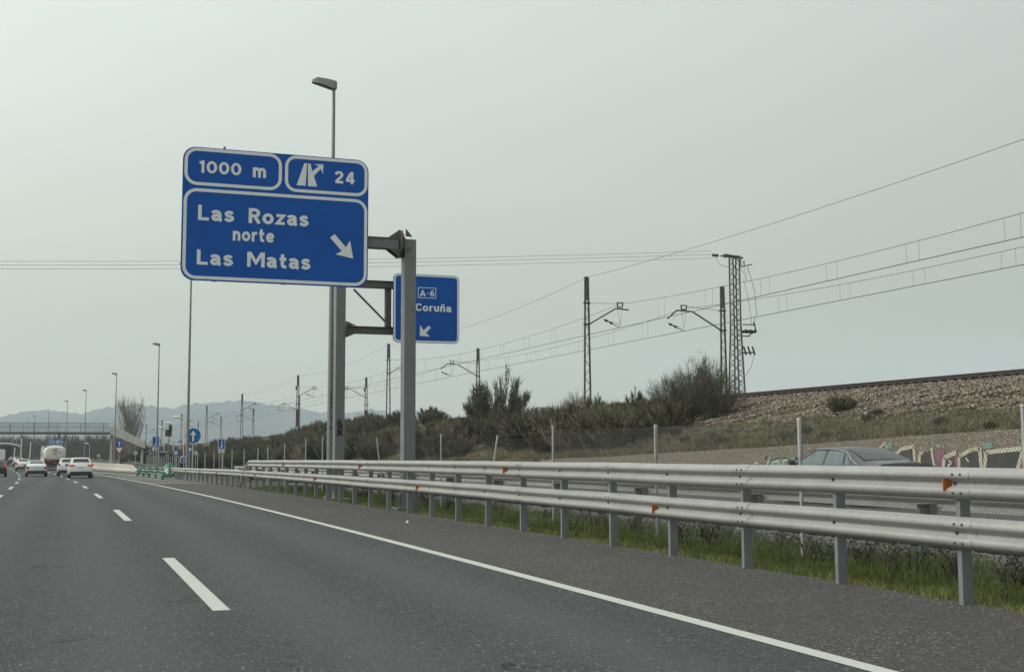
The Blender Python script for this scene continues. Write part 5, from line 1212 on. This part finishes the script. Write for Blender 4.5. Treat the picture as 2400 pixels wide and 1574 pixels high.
# ------------------------------------------------------------------ plants
def broom_mesh(name, seed, stems, h, spread, blades, bl, bw, material, wild=.35, puff=1.0):
    rs = np.random.RandomState(seed); V = []
    for s in range(stems):
        a = rs.rand() * 2 * math.pi; lean = spread * math.sqrt(rs.rand()); hh = h * (1 - .45 * (lean / spread) ** 2) * rs.uniform(.7, 1.12)
        base = np.array([math.cos(a) * lean * .35, math.sin(a) * lean * .35, -.1]); tip = np.array([math.cos(a) * lean, math.sin(a) * lean, hh])
        w0 = .022
        for t0 in np.linspace(0, .9, 4):
            p = base + (tip - base) * t0; q = base + (tip - base) * (t0 + .28); sd_ = np.array([math.sin(a), -math.cos(a), 0]) * w0 * (1 - t0 * .7); V += [p + sd_, p - sd_, q]
        for k in range(blades):
            t = rs.uniform(.12, 1.0) ** .75; p = base + (tip - base) * t + rs.randn(3) * np.array([.10, .10, .05]) * h * .35 * puff
            d = (tip - base) / np.linalg.norm(tip - base) + rs.randn(3) * wild; d[2] = abs(d[2]) * 1.0 + .15; d /= np.linalg.norm(d)
            l = bl * rs.uniform(.6, 1.3); sd_ = np.cross(d, rs.randn(3)); sd_ /= np.linalg.norm(sd_) + 1e-6; w = bw * rs.uniform(.6, 1.3)
            V += [p + sd_ * w, p - sd_ * w, p + d * l]
    V = np.array(V); F = np.arange(len(V)).reshape(-1, 3)
    me = arrays(name, V, F, material).data; return me
def proto(fn): 
    return fn
protos = [broom_mesh('broom_shrub', s, 58, 2.0, 1.5, 62, .34, .026, M_BROOM if s % 3 else M_BROOMD) for s in range(1, 5)]
tall = [broom_mesh('tall_broom', 21, 30, 3.6, 1.75, 120, .48, .022, M_BROOMD, .30, .55), broom_mesh('tall_broom', 22, 130, 3.0, 2.0, 40, .42, .010, M_BROOMD, .42)]
drym = broom_mesh('dry_shrub', 31, 60, 1.9, 1.6, 22, .45, .014, M_DRY, .45); palem = broom_mesh('pale_shrub', 33, 26, 2.6, 1.7, 5, .5, .012, M_PALE, .4)
for o in [o for o in col.objects if o.type == 'MESH' and o.parent is None and o.data in protos + tall + [drym, palem]]: bpy.data.objects.remove(o)
SHG = 'broom shrubs in the thicket on the railway embankment'
def shrub(me, x, y, s, label, group=SHG, name='broom_shrub', dz=0.0, sz=1.0):
    o = bpy.data.objects.new(name, me); col.objects.link(o); o.location = (x, y, G(x, y) - .05 + dz); o.scale = (s, s, s * sz); o.rotation_euler = (0, 0, random.uniform(0, 6.28)); tag(o, label, 'shrub', group); return o
rs = np.random.RandomState(5)
LB = 'olive broom shrub in the dense thicket on the railway embankment'
LB2 = 'olive broom shrub along the foot of the distant embankment'
LB3 = 'brown leafless shrub among the green broom on the railway embankment'
LB4 = 'olive broom shrub at the thicket edge along the embankment crest'
cnt = 0
for k in range(1600):
    y = 50 + 122 * rs.uniform(0, 1) ** 1.55; t = rs.uniform(0, 1)
    x0_, x1_ = (24.2, 32.6); x = x0_ + (x1_ - x0_) * t
    if y < 51.5 + rs.uniform(0, 3): continue              # open grass in front of the wall
    cap_ = (RAILZ(y) - rs.uniform(.15, .7) - G(x, y)) / 2.3 if y < 118 else 9
    if cap_ < .22: continue
    if rs.rand() < (.32 if x < 27 else .16): shrub(drym, x, y, min(cap_, rs.uniform(.8, 1.15)), LB3, 'leafless shrubs in the thicket', 'leafless_shrub')
    else:
        sc_ = min(cap_, rs.uniform(.7, 1.25) * (.8 if x > 30 else 1)); shrub(protos[rs.randint(4)], x, y, sc_, LB, SHG)
    cnt += 1
    if cnt >= 285: break
for k in range(150):                                      # farther slope
    y = 165 + 255 * rs.uniform(0, 1) ** 1.5; x = RAILX(y) - 5.6 - rs.uniform(0, 1) * 15
    if y < 240 and x < 13: continue
    shrub(protos[rs.randint(4)], x, y, rs.uniform(.6, 1.25), LB2, 'shrubs along the distant embankment', 'embankment_shrub')
for k in range(16):                                       # silhouettes at the crest
    y = rs.uniform(100, 180); shrub(protos[rs.randint(4)], 32.6 + rs.uniform(-1, .2), y, rs.uniform(.6, .95), LB4, 'broom shrubs at the embankment crest')
def at_px(me, u, vtop, X, s, label, name, sz=1.0):
    p = atX(u, vtop, X); return shrub(me, X, p[1], s, label, None, name, 0, sz)
at_px(tall[0], 1165, 895, 28.6, 1.28, 'tall spiky dark broom bush standing out against the sky left of the hut roof', 'broom_bush')
at_px(tall[0], 1125, 905, 29.5, 1.0, 'dark broom bush leaning on the left flank of the tall spiky bush', 'broom_bush')
at_px(tall[1], 1625, 870, 30.3, .98, 'large rounded twiggy bush beside the lattice power tower', 'broom_bush')
at_px(tall[1], 1560, 890, 30.6, .78, 'twiggy bush just left of the large rounded bush', 'broom_bush')
at_px(tall[1], 1655, 900, 29.3, .80, 'dense dark bush below the lattice power tower', 'broom_bush')
at_px(tall[0], 1480, 925, 31.4, .42, 'small wispy bush on the crest right of the nearest catenary mast', 'broom_bush'); at_px(drym, 1345, 925, 32, .8, 'thin bare bush at the foot of the nearest catenary mast', 'broom_bush'); at_px(tall[0], 1385, 930, 32, .36, 'small spiky bush right of the nearest mast foot', 'broom_bush')
at_px(protos[0], 1955, 930, 28.8, .42, 'small round green bush alone on the stony slope', 'broom_bush'); at_px(palem, 1225, 1010, 26, 1.0, 'pale dead stems rising from the thicket right of the leaning fence post', 'dead_bush'); at_px(palem, 1255, 1030, 25.4, .8, 'pale dead twigs in the thicket left of the upright fence post', 'dead_bush')

# bare poplar, far woods, cypress
def bare_tree(seed, H, spread, levels=3, n0=85):
    rs_ = np.random.RandomState(seed); segs = [((0, 0, -.3), (0, 0, H * .35), .28, .2)]; out_ = []
    mb = MB(); mb.tube([(0, 0, -.3), (.1, 0, H * .3), (0, .1, H * .62)], [.30, .22, .1], 8)
    tw_ = MB()
    for k in range(n0):
        z = H * rs_.uniform(.10, .60); a = rs_.rand() * 6.28; l = H * rs_.uniform(.35, .6); r_ = spread * rs_.uniform(.4, 1.0)
        p = Vector((0, 0, z)); mid = p + Vector((math.cos(a) * r_ * .6, math.sin(a) * r_ * .6, l * .4)); q = p + Vector((math.cos(a) * r_, math.sin(a) * r_, l))
        if q.z > H: q.z = H * rs_.uniform(.9, 1.0)
        tw_.tube([p, mid, q], [.07, .045, .015], 5, False)
        for j in range(10):
            t = rs_.uniform(.3, 1); b = p.lerp(mid, min(1, t * 2)) if t < .5 else mid.lerp(q, (t - .5) * 2); d = Vector((rs_.randn() * .35, rs_.randn() * .35, 1)).normalized() * H * rs_.uniform(.08, .20); tw_.tube([b, b + d], [.024, .008], 3, False)
    return mb, tw_
p = atY(301, 1075, 262); bt = thing('bare_tree', 'tall leafless poplar with upswept grey branches behind the footbridge ramp', 'tree', (p[0], 262, RZ(262)))
a_, b_ = bare_tree(4, 13.0, 3.4); a_.build('trunk', M_BARE, bt); b_.build('crown', M_BARE, bt)
# far wood beyond the bridge: one mass
rs = np.random.RandomState(11); V = []
for k in range(420):
    Y = rs.uniform(420, 720); x = atY(rs.uniform(-60, 300), 1060, Y)[0]; h = rs.uniform(6, 11) * (1 if rs.rand() < .8 else .6); z0 = -1.2
    for j in range(34):
        a = rs.randn() * .9; zz = h * rs.uniform(.05, .75); l = h * rs.uniform(.15, .4); w = rs.uniform(.05, .16); yy = rs.randn() * 1.0
        V += [(x + a - w, Y + yy, z0 + zz), (x + a + w, Y + yy, z0 + zz), (x + a * 1.5 + rs.randn() * .3, Y + yy, z0 + min(h, zz + l))]
    V += [(x - .18, Y, z0), (x + .18, Y, z0), (x, Y, z0 + h)]
fw_ = arrays('far_wood', V, np.arange(len(V)).reshape(-1, 3), M_WOOD); tag(fw_, 'hazy brown leafless wood beyond the footbridge', 'wood', None, 'stuff')
rs = np.random.RandomState(12); V = []
for k in range(260):
    Y = rs.uniform(330, 640); x = atY(rs.uniform(250, 640), 1050, Y)[0]; h = rs.uniform(3, 6.5); z0 = -1
    if x > RAILX(min(Y, 600)) - 3: continue
    for j in range(40):
        a, yy, zz = rs.randn() * 1.2, rs.randn() * 1.2, h * rs.uniform(0, .9); w = rs.uniform(.1, .28); V += [(x + a - w, Y + yy, z0 + zz), (x + a + w, Y + yy, z0 + zz), (x + a + rs.randn() * .4, Y + yy, z0 + min(h, zz + rs.uniform(.5, 1.5)))]
sc2 = arrays('far_scrub', V, np.arange(len(V)).reshape(-1, 3), M_BROOM); tag(sc2, 'hazy olive scrub at the foot of the distant embankment', 'scrub', None, 'stuff')

# grass and weeds of the verge, ballast stones, slope grass
def blades(name, pts, hmin, hmax, w, lean, material, label, seed):
    rs_ = np.random.RandomState(seed); n = len(pts); pts = np.asarray(pts); h = rs_.uniform(hmin, hmax, n) ; a = rs_.rand(n) * 6.283
    ln = rs_.randn(n, 2) * lean * h[:, None]; V = np.zeros((n, 3, 3)); sx = np.cos(a) * w; sy = np.sin(a) * w
    V[:, 0] = pts + np.stack([sx, sy, -0.02 * np.ones(n)], 1); V[:, 1] = pts - np.stack([sx, sy, 0.02 * np.ones(n)], 1); V[:, 2] = pts + np.stack([ln[:, 0], ln[:, 1], h], 1)
    o = arrays(name, V.reshape(-1, 3), np.arange(3 * n).reshape(-1, 3), material); return tag(o, label, 'grass', None, 'stuff')
rs = np.random.RandomState(21)
def verge_pts(n, x0, x1, y0, y1, patch=0.0, thr=0.0, power=1.0):
    out_ = []
    while len(out_) < n:
        y = y0 + (y1 - y0) * rs.rand() ** power; x = RX(y) + rs.uniform(x0, x1)
        if hnoise(x * 2.3 + patch, y * 1.1 + patch, 1.0) < thr: continue
        out_.append((x, y, G(x, y)))
    return out_
blades('verge_grass', verge_pts(66000, 8.36, 11.3, 6, 62, 0, -.45, 1.5), .03, .12, .006, .55, M_GRASS, 'green grass on the strip behind the guardrail posts', 1)
blades('verge_grass_yellow', verge_pts(24000, 8.30, 9.5, 6, 62, 5, -.2, 1.5), .02, .08, .006, .7, M_GRASSY, 'short yellowish grass along the asphalt edge', 2)
blades('verge_grass_tall', verge_pts(12000, 8.9, 11.1, 6, 60, 9, .1, 1.5), .10, .24, .008, .4, M_GRASS, 'taller green grass tufts near the fence', 3)
blades('edge_grass', verge_pts(7000, 7.98, 8.34, 6, 60, 2, .15, 1.5), .015, .07, .005, .9, M_GRASSY, 'ragged yellowish grass creeping over the asphalt edge', 8)
V = []
for k in range(80):
    y = 7 + 50 * rs.rand() ** 1.4; x = RX(y) + rs.uniform(9.5, 10.7); z = G(x, y); h = rs.uniform(.25, .6)
    for j in range(14):
        d = np.array([rs.randn() * .4, rs.randn() * .4, 1.0]); b_ = np.array([x + rs.randn() * .08, y + rs.randn() * .08, z]); q = b_ + d * h * rs.uniform(.5, 1); w = .007; s_ = np.array([w, w * rs.randn(), 0]); V += [b_ + s_, b_ - s_, q]
        for m_ in range(3): t = rs.uniform(.4, 1); c_ = b_ + (q - b_) * t; e_ = c_ + np.array([rs.randn() * .08, rs.randn() * .08, .06]); V += [c_ + s_ * 1.3, c_ - s_ * 1.3, e_]
tag(arrays('dead_weeds', V, np.arange(len(V)).reshape(-1, 3), M_WEED), 'dark dead weeds tangled along the foot of the fence', 'weeds', None, 'stuff')
# gravel strip under the fence
def stones(name, centres, size, material, label, seed, cat):
    rs_ = np.random.RandomState(seed); n = len(centres); C = np.asarray(centres)
    base = np.array([(1, 0, 0), (0, 1, 0), (-1, 0, 0), (0, -1, 0), (.3, .2, .8), (-.2, -.3, -.7)], float); tri = np.array([(0, 1, 4), (1, 2, 4), (2, 3, 4), (3, 0, 4), (1, 0, 5), (2, 1, 5), (3, 2, 5), (0, 3, 5)])
    s = size * rs_.uniform(.5, 1.35, (n, 1, 1)); V = base[None] * s * rs_.uniform(.6, 1.2, (n, 6, 1)); a = rs_.rand(n) * 6.283; b = rs_.randn(n) * .6
    ca, sa = np.cos(a)[:, None], np.sin(a)[:, None]; x, y, z = V[..., 0].copy(), V[..., 1].copy(), V[..., 2].copy(); x, y = ca * x - sa * y, sa * x + ca * y
    cb, sb = np.cos(b)[:, None], np.sin(b)[:, None]; y, z = cb * y - sb * z, sb * y + cb * z
    V = np.stack([x, y, z], 2) + C[:, None, :]; F = (tri[None] + (np.arange(n) * 6)[:, None, None]).reshape(-1, 3)
    return tag(arrays(name, V.reshape(-1, 3), F, material), label, cat, None, 'stuff')
pts = []
for k in range(15000):
    y = 7 + 60 * rs.rand() ** 1.5; x = 10.95 + .95 * rs.rand(); pts.append((x, y, G(x, y) + .01))
_k = NodeKit('grey_gravel'); _r = _k.t.nodes.new('ShaderNodeNewGeometry'); M_GRAV = _k.finish(_k.mix(_r.outputs['Random Per Island'], (.085, .085, .088), (.27, .27, .265)), .9, .2)
stones('gravel_strip', pts, .035, M_GRAV, 'grey gravel strip between fence and service road', 4, 'gravel')
pts = []
for k in range(650):
    y = 6 + 50 * rs.rand() ** 1.5; d = 8.35 - abs(rs.randn()) * .30; pts.append((RX(y) + d, y, RZ(y) + .004))
stones('shoulder_grit', pts, .010, M_GRAV, 'loose grit scattered along the shoulder edge', 9, 'grit')
for k in range(46):
    y = 17 + 40 * rs.rand(); u = -11.4 + 4.6 * rs.rand() ** 1.2
    shrub(protos[rs.randint(4)] if rs.rand() < .6 else drym, RAILX(y) + u, y, rs.uniform(.10, .26), 'low weedy tuft on the bank above the graffiti wall', 'weedy tufts on the bank above the wall', 'weed_tuft')
pts = []
while len(pts) < 82000:
    y = 17 + 180 * rs.rand() ** 1.7; u = -1.85 - 7.6 * rs.rand(); x = RAILX(y) + u
    lim = -6.6 - 1.5 * hnoise(y * .35, u * .5, 1.0) - 1.2 * math.exp(-((y - 33) / 7.) ** 2)
    if u < lim and rs.rand() > .10: continue
    pts.append((x, y, G(x, y) + .02))
stones('ballast_stones', pts, .066, M_STONE, 'reddish grey ballast stones covering the upper embankment slope', 5, 'ballast')
pts = []; pts2 = []
while len(pts) < 34000:
    y = 15 + 95 * rs.rand() ** 1.4; u = -11.7 + 5.2 * rs.rand() ** 1.35; x = RAILX(y) + u
    if hnoise(x * .7 + 3, y * .5, 1.0) < -.25 + .16 * (u + 11.5) - .5: continue
    (pts if rs.rand() < .55 else pts2).append((x, y, G(x, y)))
blades('slope_dry_grass', pts, .08, .30, .012, .6, M_GRASSD, 'dry brown grass on the lower embankment slope above the wall', 6)
blades('slope_green_grass', pts2, .06, .24, .014, .6, M_GRASSO, 'olive green grass patches on the lower embankment slope', 7)

# pale pebble and litter on the shoulder
p = on_road(947, 1218); o = MB().tube([(p[0] - .03, p[1], RZ(p[1]) + .03), (p[0], p[1], RZ(p[1]) + .05), (p[0] + .04, p[1], RZ(p[1]) + .03)], [.015, .04, .015], 7).build('pebble', M_CONCW); tag(o, 'single pale pebble lying on the brown shoulder', 'pebble')

# ------------------------------------------------------------------ haze
me = bpy.data.meshes.new('haze'); mb = MB(); mb.box((-2600, -80, -4), (4200, 5000, 420)); me.from_pydata(mb.v, [], mb.f)
hz = bpy.data.objects.new('haze', me); col.objects.link(hz); tag(hz, None, None, None, 'stuff')
hm_ = bpy.data.materials.new('haze_air'); hm_.use_nodes = True; t = hm_.node_tree; t.nodes.clear()
o_ = t.nodes.new('ShaderNodeOutputMaterial'); pv = t.nodes.new('ShaderNodeVolumePrincipled'); pv.inputs['Color'].default_value = (.75, .87, .955, 1); pv.inputs['Density'].default_value = .00021
t.links.new(pv.outputs[0], o_.inputs['Volume']); me.materials.append(hm_)
